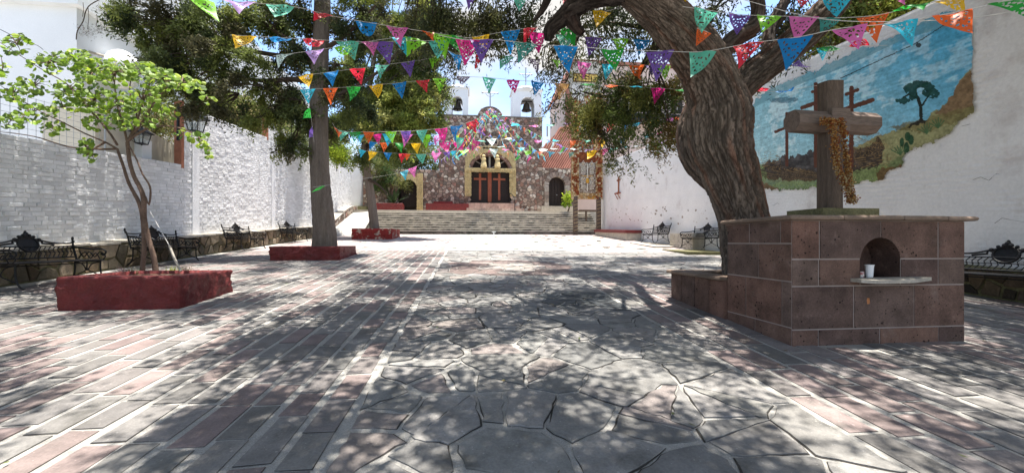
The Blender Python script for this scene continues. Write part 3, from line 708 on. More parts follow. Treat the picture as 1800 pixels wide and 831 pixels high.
# joint body with the niche hollow
mb = MB(); yj = PY0+.007; x0, x1 = PX0+.007, PX1-.007
mb.box((x0, yj, ZB-.2), (nx0, PY1, PZT)); mb.box((nx1, yj, ZB-.2), (x1, PY1, PZT)); mb.box((nx0, yj, ZB-.2), (nx1, PY1, nz0-.002))
mb.prism([(x, yj, z) for x, z in [(nx0, PZT-.001)]+arcpts(nx0, nx1, 16)+[(nx1, PZT-.001)]], (0, PY1-yj, 0)); mb.box((nx0, PY0+.34, nz0-.1), (nx1, PY1-.01, PZT-.01))
mb.obj('mortar_joints', M['joint'], ped)
mb = MB(); pr = [(nx0+.002, nz0)]+[(ncx+(x-ncx)*.99, nzs+(z-nzs)*.99) for x, z in arcpts(nx0, nx1, 18)]+[(nx1-.002, nz0)]
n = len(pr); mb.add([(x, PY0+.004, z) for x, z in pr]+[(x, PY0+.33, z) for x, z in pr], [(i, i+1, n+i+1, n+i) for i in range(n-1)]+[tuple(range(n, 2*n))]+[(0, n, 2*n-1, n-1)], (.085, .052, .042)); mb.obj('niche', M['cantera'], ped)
# coping with overhang and rounded edge
def coping(mb, x0, x1, y0, y1, z0, z1, b=.025, mapz=lambda y: 0):
    ring = lambda i, z: [(x0+i, y0+i, z+mapz(y0)), (x1-i, y0+i, z+mapz(y0)), (x1-i, y1-i, z+mapz(y1)), (x0+i, y1-i, z+mapz(y1))]
    R_ = [ring(b, z0), ring(b*.3, z0+b*.3), ring(0, (z0+z1)/2), ring(b*.3, z1-b*.3), ring(b, z1)]; v = sum(R_, []); f = []
    for k in range(4):
        for i in range(4): f.append((k*4+i, k*4+(i+1) % 4, k*4+4+(i+1) % 4, k*4+4+i))
    f += [(3, 2, 1, 0), (16, 17, 18, 19)]; mb.add(v, f)
xs = [PX0-.07, 4.02, 4.75, 5.3, PX1+.09]
for a, b in zip(xs[:-1], xs[1:]):
    mb = MB(); coping(mb, a+.002, b-.002, PY0-.07, PY1+.05, PZT+r_.uniform(0, .003), PZT+.055+r_.uniform(-.003, .003)); mb.obj('coping_stone', M['cap'], ped)
mb = MB(); zl = rows[2]+.045
mb.prism([(FXs(390), PY0-.13, zl), (FXs(470), PY0-.15, zl-.01), (FXs(560), PY0-.135, zl-.012), (FXs(700), PY0-.15, zl-.006), (FXs(835), PY0-.10, zl+.012), (FXs(830), PY0+.02, zl+.01), (FXs(395), PY0+.02, zl)], (0, 0, .038)); mb.obj('niche_shelf', M['slab'], ped)
mb = MB(); cx_ = FXs(503); cz_ = rows[1]+.30; mb.prism([(cx_+.018*math.cos(a), PY0-.003, cz_+.04*math.sin(a)*(1.2 if k % 2 else .8)) for k, a in enumerate([q*PI/4 for q in range(8)])], (0, .01, 0), (.50, .20, .08)); mb.obj('chipped_spot', M['cantera'], ped)
# low planter wall running on behind the pedestal round the tree
low = thing('tree_planter', 'low volcanic stone planter wall around the gnarled tree behind the pedestal', 'planter', (3.5, 6, gz(5.5)))
LY = 6.46; ztopw = .88
ysj = [PY1, 5.38, 5.75, 6.12, LY]
for a, b in zip(ysj[:-1], ysj[1:]):
    mb = MB(); x = PX0-.03; zt = ztopw
    mb.prism([(x, a+J, gz(a)-.05), (x, b-J, gz(b)-.05), (x, b-J, zt), (x, a+J, zt)], (.2, 0, 0), jit(r_.choice(CT), .12, r_)); mb.obj('block', M['cantera'], low)
for a, b in ((3.66, 4.6), (4.6, 5.5), (5.5, 6.4)):
    mb = MB(); mb.prism([(a+J, LY-.2, .3), (b-J, LY-.2, .3), (b-J, LY-.2, ztopw), (a+J, LY-.2, ztopw)], (0, .2, 0), jit(r_.choice(CT), .12, r_)); mb.obj('block', M['cantera'], low)
mb = MB(); mb.box((6.2, PY1, .2), (6.4, LY-.2, ztopw)); mb.obj('block', M['cantera'], low)
for a, b in ((PY1+.01, 5.7), (5.7, LY+.04)):
    mb = MB(); coping(mb, PX0-.10, PX0+.26, a, b, ztopw, ztopw+.055); mb.obj('coping_stone', M['cap'], low)
for a, b in ((PX0+.265, 4.6), (4.6, 5.6), (5.6, 6.45)):
    mb = MB(); coping(mb, a, b-.004, LY-.28, LY+.04, ztopw, ztopw+.05); mb.obj('coping_stone', M['cap'], low)
mb = MB(); mb.box((PX0+.1, PY1-.02, .3), (6.25, LY-.1, .66)); mb.obj('soil', M['earth'], low)
# wooden cross
CX, CY = 4.40, 4.43
ZS = PZT+.055
t = thing('wooden_cross', 'large weathered timber cross standing on the stone pedestal', 'cross', (CX, CY, ZS))
mb = MB(); z1 = 1.80; mb.prism([(4.06, CY-.25, ZS-.001), (4.79, CY-.25, ZS-.001), (4.80, CY+.25, ZS-.001), (4.04, CY+.25, ZS-.001)], (0, 0, z1-ZS)); mb.obj('base_slab', M['moss'], t)
def octa(w, h, c=.3): return [(-w+w*c*2*.5, -h), (w-w*c, -h), (w, -h+h*c), (w, h-h*c), (w-w*c, h), (-w+w*c, h), (-w, h-h*c), (-w, -h+h*c)]
PT = W(1467, 141, 4.8)[2]
mb = MB(); rr_ = random.Random(1)
v = []; n = 16; lev = [z1-.02, 2.2, 2.55, 2.8, 3.1, PT]
for k, z in enumerate(lev):
    for j in range(n):
        a = 2*PI*j/n+PI/16; R_ = .118*(1+.035*math.sin(a*3+k)+rr_.uniform(-.012, .012)); v.append((CX+R_*max(-.93, min(.93, math.cos(a)*1.08)), CY+R_*max(-.93, min(.93, math.sin(a)*1.08)), z+(.01*math.sin(a) if k == 5 else 0)))
f = [(k*n+j, k*n+(j+1) % n, (k+1)*n+(j+1) % n, (k+1)*n+j) for k in range(len(lev)-1) for j in range(n)]+[tuple(range((len(lev)-1)*n, len(lev)*n))]
mb.add(v, f); mb.obj('upright', M['oldwood'], t)
zc = W(1467, 211, 4.75)[2]; mb = MB(); r1, h1 = .135, .135
for (xa_, xb_) in ((3.87, CX-.109), (CX+.109, 4.95)):
    ring = [(math.cos(a)*r1, math.sin(a)*h1) for a in [PI/8+k*PI/4 for k in range(8)]]
    mb.prism([(xa_, CY-.02+y, zc+z+(.0 if xa_ < 4 else .005)) for y, z in ring], (xb_-xa_, 0, -.01))
mb.box((CX-.118, CY-.150, zc-.13), (CX+.118, CY-.1, zc+.135)); mb.obj('crossbeam', M['oldwoodx'], t)
# dried flower garland
mb = MB(); r_ = random.Random(9); gp = [W(1448, 214, 4.62), W(1462, 222, 4.57), W(1467, 262, 4.57), W(1470, 290, 4.56), W(1484, 322, 4.55), W(1494, 356, 4.5)]
gp2 = [W(1474, 212, 4.62), W(1483, 240, 4.57), W(1487, 285, 4.56), W(1492, 320, 4.55), W(1500, 356, 4.5)]
GC = [(.30, .09, .03), (.38, .17, .045), (.42, .25, .08), (.2, .06, .025), (.48, .37, .2), (.16, .08, .035)]
def petals(path, n, wd, tall):
    P = catmull(path, 12)
    for i in range(n):
        k = r_.random()**.9; p = P[int(k*(len(P)-1))]; w = wd*(1-.25*k); c = Vector((p[0]+r_.gauss(0, w), p[1]+r_.gauss(0, .02)-.01, p[2]+r_.uniform(-.03, .03)))
        s = r_.uniform(.005, .013); a = Vector((r_.uniform(-1, 1), r_.uniform(-1, 1), r_.uniform(-1, 1))).normalized(); b = a.orthogonal().normalized(); d = a.cross(b)
        mb.add([c+b*s, c+d*s, c-b*s, c-d*s, c+a*s*1.1], [(0, 1, 4), (1, 2, 4), (2, 3, 4), (3, 0, 4)], GC[min(5, int(r_.random()*3+(k*2.6)))] if r_.random() > .2 else r_.choice(GC))
petals(gp, 1500, .024, 1); petals(gp2, 1300, .017, 1); petals([W(1444, 212, 4.62), W(1462, 214, 4.6), W(1480, 214, 4.62)], 420, .02, 1)
for q in (gp, gp2): mb.tube([p for p in catmull(q, 5)], .004, 4, (.15, .1, .05))
tag(mb.obj('flower_garland', M['dryflower']), 'garland of dried orange and golden flowers hanging from the wooden cross', 'garland')
# niche contents
sx = FXs(550); yy = PY0+.07; zz = zl+.038
mb = MB(); mb.lathe((sx, yy, zz), [(.03, 0), (.032, .01), (.04, .13), (.044, .135), (.044, .142), (.038, .142), (.03, .02)], 16); o = mb.obj('plastic_cup', M['whitepaint'], smooth=False); tag(o, 'pale plastic cup standing in the pedestal niche', 'cup')
tin = bsdf('red and white tin', (.35, .12, .12), .4, .5, 0, col2=(.6, .55, .5), c2scale=25, c2lo=.5, c2hi=.52)
mb = MB(); mb.lathe((FXs(503), yy+.01, zz), [(.026, 0), (.028, .004), (.028, .062), (.026, .066)], 14); tag(mb.obj('candle_tin', tin), 'small red and white candle tin beside the plastic cup', 'tin')
mb = MB(); mb.lathe((FXs(475), yy+.07, zz), [(.03, 0), (.032, .004), (.032, .055), (.02, .075)], 14); tag(mb.obj('dark_jar', M['iron']), 'small dark jar at the back left of the pedestal niche', 'jar')

# ================================================================== red planters
def planter(name, label, x0, x1, y0, y1, hn, mat, wl=.16, soil=True, flat=None):
    zt = gz((y0+y1)/2)+hn if flat is None else flat+hn
    zb = (gz(y0)-.1) if flat is None else flat
    t = thing(name, label, 'planter', ((x0+x1)/2, (y0+y1)/2, zb))
    # wall faces as a finely displaced shell
    per = [(x0, y0), (x1, y0), (x1, y1), (x0, y1)]; rs = 44; pts = []
    for i in range(4):
        a, b = per[i], per[(i+1) % 4]
        for k in range(rs): pts.append((lerp(a[0], b[0], k/rs), lerp(a[1], b[1], k/rs)))
    pts = np.array(pts); cx, cy = (x0+x1)/2, (y0+y1)/2; hs = 15; v = []
    for k in range(hs):
        z = lerp(zb, zt, k/(hs-1)); p3 = np.stack([pts[:, 0]*6, pts[:, 1]*6, np.full(len(pts), z*7)], 1)
        d = (fbm(p3*np.array([1, 1, 1.3]), 7, 5, .75)-.5)*.12*(1 if k < hs-1 else .35); dirx = np.sign(pts[:, 0]-cx)*(np.abs(pts[:, 0]-cx) > (x1-x0)/2-.001); diry = np.sign(pts[:, 1]-cy)*(np.abs(pts[:, 1]-cy) > (y1-y0)/2-.001)
        v.append(np.stack([pts[:, 0]+dirx*d, pts[:, 1]+diry*d, np.full(len(pts), z)], 1))
    inn = np.stack([cx+(pts[:, 0]-cx)*(1-2*wl/(x1-x0)), cy+(pts[:, 1]-cy)*(1-2*wl/(y1-y0)), np.full(len(pts), zt+.004)], 1); v.append(inn); low_ = inn.copy(); low_[:, 2] -= .12; v.append(low_)
    v = np.concatenate(v); n = len(pts); f = []
    for k in range(hs+1):
        i = np.arange(n); f.append(np.stack([k*n+i, k*n+(i+1) % n, (k+1)*n+(i+1) % n, (k+1)*n+i], 1))
    bigmesh('planter_wall', v, np.concatenate(f), mat, t)
    mb = MB(); mb.box((x0+wl*.8, y0+wl*.8, zb), (x1-wl*.8, y1-wl*.8, zt-.05)); mb.obj('soil', M['earth'], t)
    return zt
Z1 = planter('red_planter', 'oxblood red rendered planter holding the small round-leaved tree, front left', -5.72, -4.14, 6.22, 7.5, .43, M['redpaint'])
Z2 = planter('red_planter', 'flat red planter around the thick straight trunk on the left', -5.76, -3.8, 12.25, 14.0, .35, M['redpaint'], .12)
Z3 = planter('red_planter', 'worn red planter with flaking paint around the thin trunk by the steps', -6.2, -4.1, 22.0, 24.4, .50, M['redraked'])

# ================================================================== steps, landing, ramp
YS = 27.4; SX0, SX1 = -6.8, 9.35; z = gz(YS)
ZL = aY(862, 370.5, 30.2)[2]
stair = thing('stone_staircase', 'wide flight of weathered stone steps climbing from the plaza to the church', 'steps', (1.5, YS, z))
r_ = random.Random(31); nst = 10; rh = (ZL-z-.27)/(nst-1); zz = z; y = YS
for k in range(nst):
    h = .27 if k == 0 else rh
    mb = MB(); x = SX0+(.0 if k else -.05)
    while x < SX1-.05:
        l = min(r_.uniform(.5, 1.1), SX1-x)
        tcol = jit(r_.choice([(.27, .245, .21), (.22, .20, .17), (.32, .295, .25), (.17, .155, .135)]), .12, r_) if k else jit((.13, .11, .10), .3, r_)
        mb.box((x, y+r_.uniform(0, .012), zz-.3), (x+l-.012, y+.6, zz+h-.05), tcol); x += l
    st = mb.obj('step', M['step'], stair)
    mb = MB(); x = SX0-.03
    while x < SX1-.05:
        l = min(r_.uniform(.8, 1.6), SX1-x); mb.box((x, y-.03+r_.uniform(0, .015), zz+h-.055), (x+l-.006, y+.36, zz+h)); x += l
    mb.obj('nosing', M['nosing'], st)
    zz += h; y += .31
YT = y
t = struct(MB().box((-9.2, YT-.33, ZL-1), (12, 45, ZL-.012)).obj('church_terrace', M['slab']))
# painted white cross on the bottom riser
mb = MB(); c = aY(868, 409, YS-.012); mb.box((c[0]-.04, YS-.012, z+.0), (c[0]+.04, YS-.003, z+.27)); mb.box((c[0]-.14, YS-.011, z+.14), (c[0]+.14, YS-.004, z+.20)); tag(mb.obj('painted_cross', M['whitepaint']), 'small white cross painted on the lowest step', 'painted mark')
# ramp and its curving stone kerb
mb = MB(); mb.add([(-8.5, 24.3, gz(24.3)+.02), (SX0-.04, 26.6, gz(26.6)+.02), (SX0-.04, YT, ZL), (-8.5, 30.9, ZL), (-8.5, 24.3, 1), (SX0-.04, 26.6, 1), (SX0-.04, YT, 1), (-8.5, 30.9, 1)], [(0, 1, 2, 3), (0, 4, 5, 1), (1, 5, 6, 2)]); struct(mb.obj('ramp', M['mortar']))
mb = MB(); mb.prism([(SX0-.22, 26.5, gz(26.5)-.1), (SX0-.04, 26.5, gz(26.5)-.1), (SX0-.04, YT, ZL-.2), (SX0-.22, YT, ZL-.2)], (0, 0, .24)); struct(mb.obj('ramp_kerb', M['nosing']))
t = thing('ramp_wall', 'rising rubble kerb wall with pale coping beside the ramp', 'retaining wall', (-8.6, 27, 2))
def rampz(y): return gz(y)+.62+(sstep(24.4, 30.5, np.array([y]))[0])*1.25
mb = MB()
for a, b in zip(np.linspace(24.4, 31.5, 10)[:-1], np.linspace(24.4, 31.5, 10)[1:]): mb.add([(-8.45, a, 1), (-8.45, b, 1), (-8.45, b, rampz(b)), (-8.45, a, rampz(a)), (-8.89, b, rampz(b)), (-8.89, a, rampz(a))], [(0, 1, 2, 3), (3, 2, 4, 5)], (.2, .15, .11))
mb.obj('core', M['stone'], t)
mb = MB(); rubble(mb, 24.4, 0, 31.4, 1, .26, lambda u, v, h: (-8.45+h, u, rampz(u)-.85+v*.85), random.Random(15), dep=.05); mb.obj('rubble_stones', M['stone'], t, kind='stuff')
for a, b in zip(np.linspace(24.4, 31.5, 10)[:-1], np.linspace(24.4, 31.5, 10)[1:]):
    mb = MB(); mb.prism([(-8.40, a+.01, rampz(a)), (-8.40, b-.01, rampz(b)), (-8.9, b-.01, rampz(b)), (-8.9, a+.01, rampz(a))], (0, 0, .07)); mb.obj('coping_stone', M['slab'], t)
mb = MB(); mb.prism([(-8.45, 31.4, ZL-.1), (-7.2, 32.6, ZL-.1), (-7.4, 32.9, ZL-.1), (-8.9, 31.7, ZL-.1)], (0, 0, .5)); mb.obj('end_kerb', M['moss'], t)

# ================================================================== church
YF = 32.0
def FZ(py, px=862): return aY(px, py, YF)[2]
def FX(px, py=330): return aY(px, py, YF)[0]
ch = thing('church', 'rubble stone village church with white twin bell towers and straw-framed main door', 'church', (1.7, YF, ZL))
fx0, fx1 = FX(771, 290), FX(953, 290); ftop = FZ(206)
wz0 = ZL-.05; lw0 = -8.2; lwt = FZ(297, 700); rw1 = FX(1010, 330)+.3; rwt = FZ(295, 980)
Dx0, Dx1 = FX(828), FX(896); Dz0 = FZ(357.5); Dz1 = FZ(302); Ax0, Ax1 = FX(824, 298), FX(900, 298); Az = FZ(297); Ar = (Ax1-Ax0)/2; Ac = (Ax0+Ax1)/2
Atop = FZ(268)
Lx0, Lx1 = FX(702, 340), FX(733, 340); Lz0 = FZ(362, 718); Lzs = FZ(331, 718); Rx0, Rx1 = FX(965), FX(994); Rz0 = FZ(363, 980); Rzs = FZ(325, 980)
def arch_in(x, z, x0, x1, zs, zb, k=1.):
    c = (x0+x1)/2; r = (x1-x0)/2
    if not (x0 < x < x1) or z < zb: return False
    return z < zs or ((x-c)/r)**2+((z-zs)/(r*k))**2 < 1
ov_c = ((FX(853)+FX(872))/2, FZ(249))
def hole(x, z):
    if arch_in(x, z, Dx0-.1, Dx1+.1, Az, 0, (Atop-Az)/Ar): return True
    if arch_in(x, z, Lx0-.05, Lx1+.05, Lzs, 0): return True
    if arch_in(x, z, Rx0-.05, Rx1+.05, Rzs, 0): return True
    if ((x-ov_c[0])/.4)**2+((z-ov_c[1])/.4)**2 < 1: return True
    return False
# wall body built as strips round the openings
def body(mb, x0, x1, z0, z1, y0, y1, n=1, t_=(.13, .105, .09)):
    xs = np.arange(x0, x1+.001, .1)
    for a in xs[:-1]:
        m = a+.05; zr = [z for z in np.arange(z0, z1, .1)]; run = None
        for zq in zr+[z1+1]:
            solid = zq < z1 and not hole(m, zq+.05)
            if solid and run is None: run = zq
            if not solid and run is not None:
                mb.add([(a, y0, run), (a+.1, y0, run), (a+.1, y0, min(zq, z1)), (a, y0, min(zq, z1))], [(0, 1, 2, 3)], t_); run = None
mb = MB(); body(mb, fx0, fx1, wz0, ftop, YF, 0); body(mb, lw0, fx0-.0, wz0, lwt, YF+.12, 0); body(mb, fx1, rw1, wz0, rwt, YF+.12, 0)
mb.box((fx0, YF+1.3, wz0), (fx1, YF+9, ftop), (.13, .105, .09)); mb.add([(fx0, YF, wz0), (fx0, YF+1.4, wz0), (fx0, YF+1.4, ftop), (fx0, YF, ftop)], [(0, 1, 2, 3)], (.15, .11, .09)); mb.add([(fx1, YF, wz0), (fx1, YF+1.4, wz0), (fx1, YF+1.4, ftop), (fx1, YF, ftop)], [(0, 1, 2, 3)], (.15, .11, .09)); mb.add([(fx0, YF, ftop), (fx1, YF, ftop), (fx1, YF+1.4, ftop), (fx0, YF+1.4, ftop)], [(0, 1, 2, 3)], (.15, .11, .09))
mb.box((lw0, YF+1.0, wz0), (fx0, YF+1.5, lwt), (.13, .105, .09)); mb.box((fx1, YF+1.0, wz0), (rw1, YF+1.5, rwt), (.13, .105, .09))
mb.add([(lw0, YF+.12, lwt), (fx0, YF+.12, lwt), (fx0, YF+1.1, lwt), (lw0, YF+1.1, lwt), (fx1, YF+.12, rwt), (rw1, YF+.12, rwt), (rw1, YF+1.1, rwt), (fx1, YF+1.1, rwt)], [(0, 1, 2, 3), (4, 5, 6, 7)], (.2, .16, .13))
mb.obj('wall', M['stone'], ch)
mb = MB(); r_ = random.Random(41)
rubble(mb, fx0, wz0, fx1, ftop, .2, lambda u, v, h: (u, YF-h, v), r_, hole, gap=.022, ax=1.7, amp=.026)
rubble(mb, lw0, wz0, fx0, lwt, .2, lambda u, v, h: (u, YF+.12-h, v), r_, hole, gap=.022, ax=1.7, amp=.026)
rubble(mb, fx1, wz0, rw1, rwt, .2, lambda u, v, h: (u, YF+.12-h, v), r_, hole, gap=.022, ax=1.7, amp=.026)
mb.obj('rubble_stones', M['stone'], ch, kind='stuff')
mb = MB(); x = fx0-.04
while x < fx1:
    l = min(r_.uniform(.4, .8), fx1+.04-x); mb.box((x, YF-.07, ftop), (x+l-.01, YF+1.3, ftop+.09+r_.uniform(-.02, .02)), jit((.17, .15, .13), .2, r_)); x += l
mb.obj('parapet_coping', M['stone'], ch)
# round gable of stone with an iron cross
mb = MB(); gc = FX(862, 200); gr_ = (FX(884, 200)-FX(841, 200))/2; gt = FZ(187)-ftop
prof = [(gc+gr_*math.cos(a), ftop+gt*math.sin(a)) for a in np.linspace(0, PI, 17)]
mb.prism([(x, YF+.05, zq) for x, zq in prof], (0, .5, 0), (.12, .10, .09)); rubble(mb, gc-gr_, ftop, gc+gr_, ftop+gt, .24, lambda u, v, h: (u, YF+.05-h, v), r_, lambda x, zq: ((x-gc)/gr_)**2+((zq-ftop)/gt)**2 > .86, amp=.015)
mb.obj('gable', M['stone'], ch)
mb = MB(); mb.tube([(x, YF+.3, zq+.03) for x, zq in prof], .07, 6, (.3, .27, .25)); mb.obj('gable_rim', M['stone'], ch)
def ironcross(c, h, w, mat, par, nm='roof_cross'):
    mb = MB(); x, y, z0 = c; mb.tube([(x, y, z0), (x, y, z0+h)], .045, 6); mb.tube([(x-w/2, y, z0+h*.68), (x+w/2, y, z0+h*.68)], .04, 6)
    for s in (-1, 1):
        mb.ball((x+s*w/2, y, z0+h*.68), .08, 6, 4); mb.tube([(x+s*.06, y, z0+h*.5), (x+s*w*.2, y, z0+h*.56), (x+s*w*.3, y, z0+h*.66)], .02, 4)
    mb.ball((x, y, z0+h), .08, 6, 4); mb.obj(nm, mat, par)
ironcross((gc, YF+.3, ftop+gt-.02), FZ(148)-ftop-gt, 1.25, M['metalg'], ch)
# bell towers
def tower(px0, px1, ptop, pbase, cross=None):
    x0, x1 = FX(px0, 180), FX(px1, 180); z1 = FZ(ptop+4, px0); y0 = YF+.25; y1 = y0+1.7; w = x1-x0; ox0, ox1 = x0+w*.28, x1-w*.25; ocx = (ox0+ox1)/2; orr = (ox1-ox0)/2
    zo = ftop; zs = FZ(178.5)
    mb = MB()
    for (ya_, yb_) in ((y0, y0+.35), (y1-.35, y1)):
        mb.box((x0, ya_, zo), (ox0, yb_, z1)); mb.box((ox1, ya_, zo), (x1, yb_, z1))
        arc = [(ox0+(ox1-ox0)*k/14, zs+math.sqrt(max(0, orr**2-(ox0+(ox1-ox0)*k/14-ocx)**2))) for k in range(15)]
        mb.prism([(ox0, ya_, z1)]+[(a, ya_, b) for a, b in arc]+[(ox1, ya_, z1)], (0, yb_-ya_, 0))
    mb.box((x0+.002, y0+.35, zo), (x0+.35, y1-.35, z1)); mb.box((x1-.35, y0+.35, zo), (x1-.002, y1-.35, z1)); mb.box((x0+.35, y0+.35, z1-.2), (x1-.35, y1-.35, z1))
    tw = mb.obj('bell_tower', M['white'], ch)
    mb = MB(); mb.box((x0-.1, y0-.1, z1), (x1+.1, y1+.1, z1+.12)); mb.obj('cornice', M['white'], tw)
    mb = MB(); hz = FZ(ptop-5, px0)-z1; cx, cy = (x0+x1)/2, (y0+y1)/2
    mb.lathe((cx, cy, z1+.12), [(w*.47, 0), (w*.42, hz*.35), (w*.3, hz*.75), (w*.12, hz), (.01, hz*1.05)], 20); mb.obj('cupola', M['white'], tw, smooth=True)
    mb = MB()
    zb = zs+orr*.75; mb.lathe((ocx, y0+.75, zb-.75), [(.42, 0), (.40, .05), (.32, .18), (.26, .45), (.2, .6), (.08, .68), (.03, .8)], 16); mb.tube([(ox0, y0+.75, zb+.05), (ox1, y0+.75, zb+.05)], .05, 6); mb.ball((ocx, y0+.75, zb-.8), .07, 6, 4); mb.obj('bell', M['bronze'], tw, smooth=True)
    mb = MB(); mb.tube([(ocx+.05, y0+.7, zb-.8), (ocx+.03, y0+.7, zo+.4)], .012, 4); mb.obj('bell_rope', M['cord'], tw)
    if cross: ironcross((cx, cy, z1+.1+hz), FZ(cross)-z1-hz, 1.0, M['metalg'], ch)
tower(783, 823, 148, 205); tower(902, 953, 152, 208, cross=108)
# main door: two leaves with crosses, post, fanlight, sill
mb = MB(); mb.box((Dx0-.1, YF+.45, Dz0-.4), (Dx1+.1, YF+.5, Atop), (.02, .02, .02)); mb.obj('porch_dark', M['wooddark'], ch)
mid = (FX(857)+FX(865))/2
for (a, b, cxp) in ((Dx0, mid-.16, FX(844)), (mid+.16, Dx1, FX(878))):
    mb = MB(); mb.box((a, YF+.32, Dz0), (b, YF+.4, Dz1)); d = mb.obj('door', M['wooddark'], ch)
    n = 4
    for i in range(n):
        for j in range(7):
            mb = MB(); w_ = (b-a)/n; h_ = (Dz1-Dz0)/7; mb.box((a+i*w_+.03, YF+.29, Dz0+j*h_+.03), (a+(i+1)*w_-.03, YF+.32, Dz0+(j+1)*h_-.03)); mb.obj('door_panel', M['wooddark'], d)
    mb = MB(); zc_ = FZ(314); mb.box((cxp-.09, YF+.26, FZ(351)), (cxp+.09, YF+.29, FZ(304))); mb.box((cxp-.5, YF+.255, zc_-.08), (cxp+.5, YF+.287, zc_+.08)); mb.obj('door_cross', M['woodred'], d)
mb = MB(); mb.box((mid-.15, YF+.25, Dz0+.15), (mid+.15, YF+.42, Dz1)); mb.box((mid-.05, YF+.22, Dz0+.05), (mid+.05, YF+.25, Dz1)); mb.obj('door_post', M['woodred'], ch)
mb = MB(); mb.box((mid-.07, YF+.24, Az), (mid+.07, YF+.3, Atop-.15)); 
for s in (-1, 1):
    for a_ in (35,): mb.tube([(mid, YF+.25, Az+.05), (mid+s*Ar*.86*math.cos(math.radians(a_)), YF+.25, Az+(Atop-Az)*.92*math.sin(math.radians(a_)))], .04, 5)
mb.obj('fanlight_bars', M['slab'], ch)
mb = MB(); ringo = [(Ac+Ar*1.0*math.cos(a), Az+(Atop-Az)*math.sin(a)) for a in np.linspace(0, PI, 21)]; ringi = [(Ac+Ar*.84*math.cos(a), Az+(Atop-Az)*.80*math.sin(a)) for a in np.linspace(0, PI, 21)]
for k in range(20):
    q = [ringo[k], ringo[k+1], ringi[k+1], ringi[k]]; e = .012; cxq = sum(p[0] for p in q)/4; czq = sum(p[1] for p in q)/4
    mb.prism([(lerp(p[0], cxq, .06), YF-.02, lerp(p[1], czq, .06)) for p in q], (0, .4, 0), jit((.24, .15, .12), .25, r_))
mb.obj('arch_stones', M['stone'], ch)
# steps before the main door
for k, (dy, dz) in enumerate(((1.3, .0), (.9, 1), (.5, 2))):
    mb = MB(); hh = (Dz0-ZL)/3; x = Dx0-.35
    while x < Dx1+1.0-k*.3:
        l = min(r_.uniform(.4, .7), Dx1+1.0-k*.3-x); mb.box((x, YF-dy, ZL-.02), (x+l-.01, YF+.3, ZL+hh*(k+1)-(.02 if k == 2 else 0)), jit((.42, .31, .26), .15, r_)); x += l
        if l < .05: break
    mb.obj('door_step', M['stone'], ch)
# golden straw covering round the portal
t = thing('straw_portal', 'golden straw decoration framing the main church door', 'portal decoration', (Ac, YF-.1, Dz0))
def strawtick(mb, x0, x1, z0, z1, y, n, r, ln=.12, cond=None):
    for i in range(n):
        x = r.uniform(x0, x1); zq = r.uniform(z0, z1)
        if cond and not cond(x, zq): continue
        a = r.uniform(-.5, .5); w = .012; mb.add([(x-w, y-r.uniform(0, .04), zq), (x+w, y-r.uniform(0, .04), zq), (x+w+a*ln, y-.01-r.uniform(0, .05), zq-ln), (x-w+a*ln, y-.01, zq-ln)], [(0, 1, 2, 3)])
Ox0, Ox1 = FX(817, 320), FX(907, 320)
for (a, b, zt, zb_) in ((Ox0, Dx0+.02, Az+.0, FZ(345)), (Dx1-.02, Ox1-.02, Az+.0, FZ(344))):
    mb = MB(); mb.box((a, YF-.14, zb_), (b, YF-.02, zt)); strawtick(mb, a, b, zb_+.05, zt, YF-.145, 260, r_); mb.obj('straw_jamb', M['straw'], t)
mb = MB(); nO = 24; outer = [(Ox0+.05, Az)]+[(Ox0+.05, FZ(276))]+[(Ac+(Ox1-Ox0)/2*.95*math.cos(a), FZ(276)+(FZ(257)-FZ(276))*math.sin(a)) for a in np.linspace(PI, 0, 21)]+[(Ox1-.05, FZ(276)), (Ox1-.05, Az)]
inner = [(Ac+Ar*math.cos(a), Az+(Atop-Az)*math.sin(a)) for a in np.linspace(0, PI, 21)]
no, ni = len(outer), len(inner)
def resample(p, n):
    d = [0]
    for a, b in zip(p[:-1], p[1:]): d.append(d[-1]+math.dist(a, b))
    return [(np.interp(s, d, [q[0] for q in p]), np.interp(s, d, [q[1] for q in p])) for s in np.linspace(0, d[-1], n)]
o_ = resample(outer, 33); i_ = resample(inner[::-1], 33)
v = [(x, YF-.12, zq) for x, zq in o_]+[(x, YF-.12, zq) for x, zq in i_]+[(x, YF+.02, zq) for x, zq in o_]+[(x, YF+.02, zq) for x, zq in i_]; f = []
for k in range(32): f += [(k, k+1, 34+k, 33+k), (66+k, 67+k, k+1, k), (33+k, 34+k, 100+k, 99+k)]
mb.add(v, f)
def inar(x, zq): return not arch_in(x, zq, Ax0, Ax1, Az, 0, (Atop-Az)/Ar) and (zq < FZ(276) or ((x-Ac)/((Ox1-Ox0)/2*.95))**2+((zq-FZ(276))/(FZ(257)-FZ(276)))**2 < 1)
strawtick(mb, Ox0, Ox1, Az, FZ(257), YF-.125, 700, r_, cond=inar); mb.obj('straw_arch', M['straw'], t)
mb = MB(); mb.box((Ox0+.02, YF-.2, Dz1-.02), (Ox1-.06, YF-.02, Az+.03)); strawtick(mb, Ox0+.1, Ox1-.1, Dz1+.1, Az+.04, YF-.2, 420, r_, .22); mb.obj('straw_lintel', M['straw'], t)
for s, c in ((-1, FX(850)), (1, FX(874))):
    mb = MB(); mb.lathe((c, YF-.25, Az+.03), [(.22, 0), (.26, .1), (.22, .35), (.16, .55), (.2, .7), (.12, .85), (.17, .95), (.02, 1.08)], 10); mb.tube([(c-.2, YF-.25, Az+.75), (c-.3, YF-.3, Az+1.0), (c-.12, YF-.3, Az+1.15)], .035, 5); mb.obj('straw_figure', M['straw'], t)
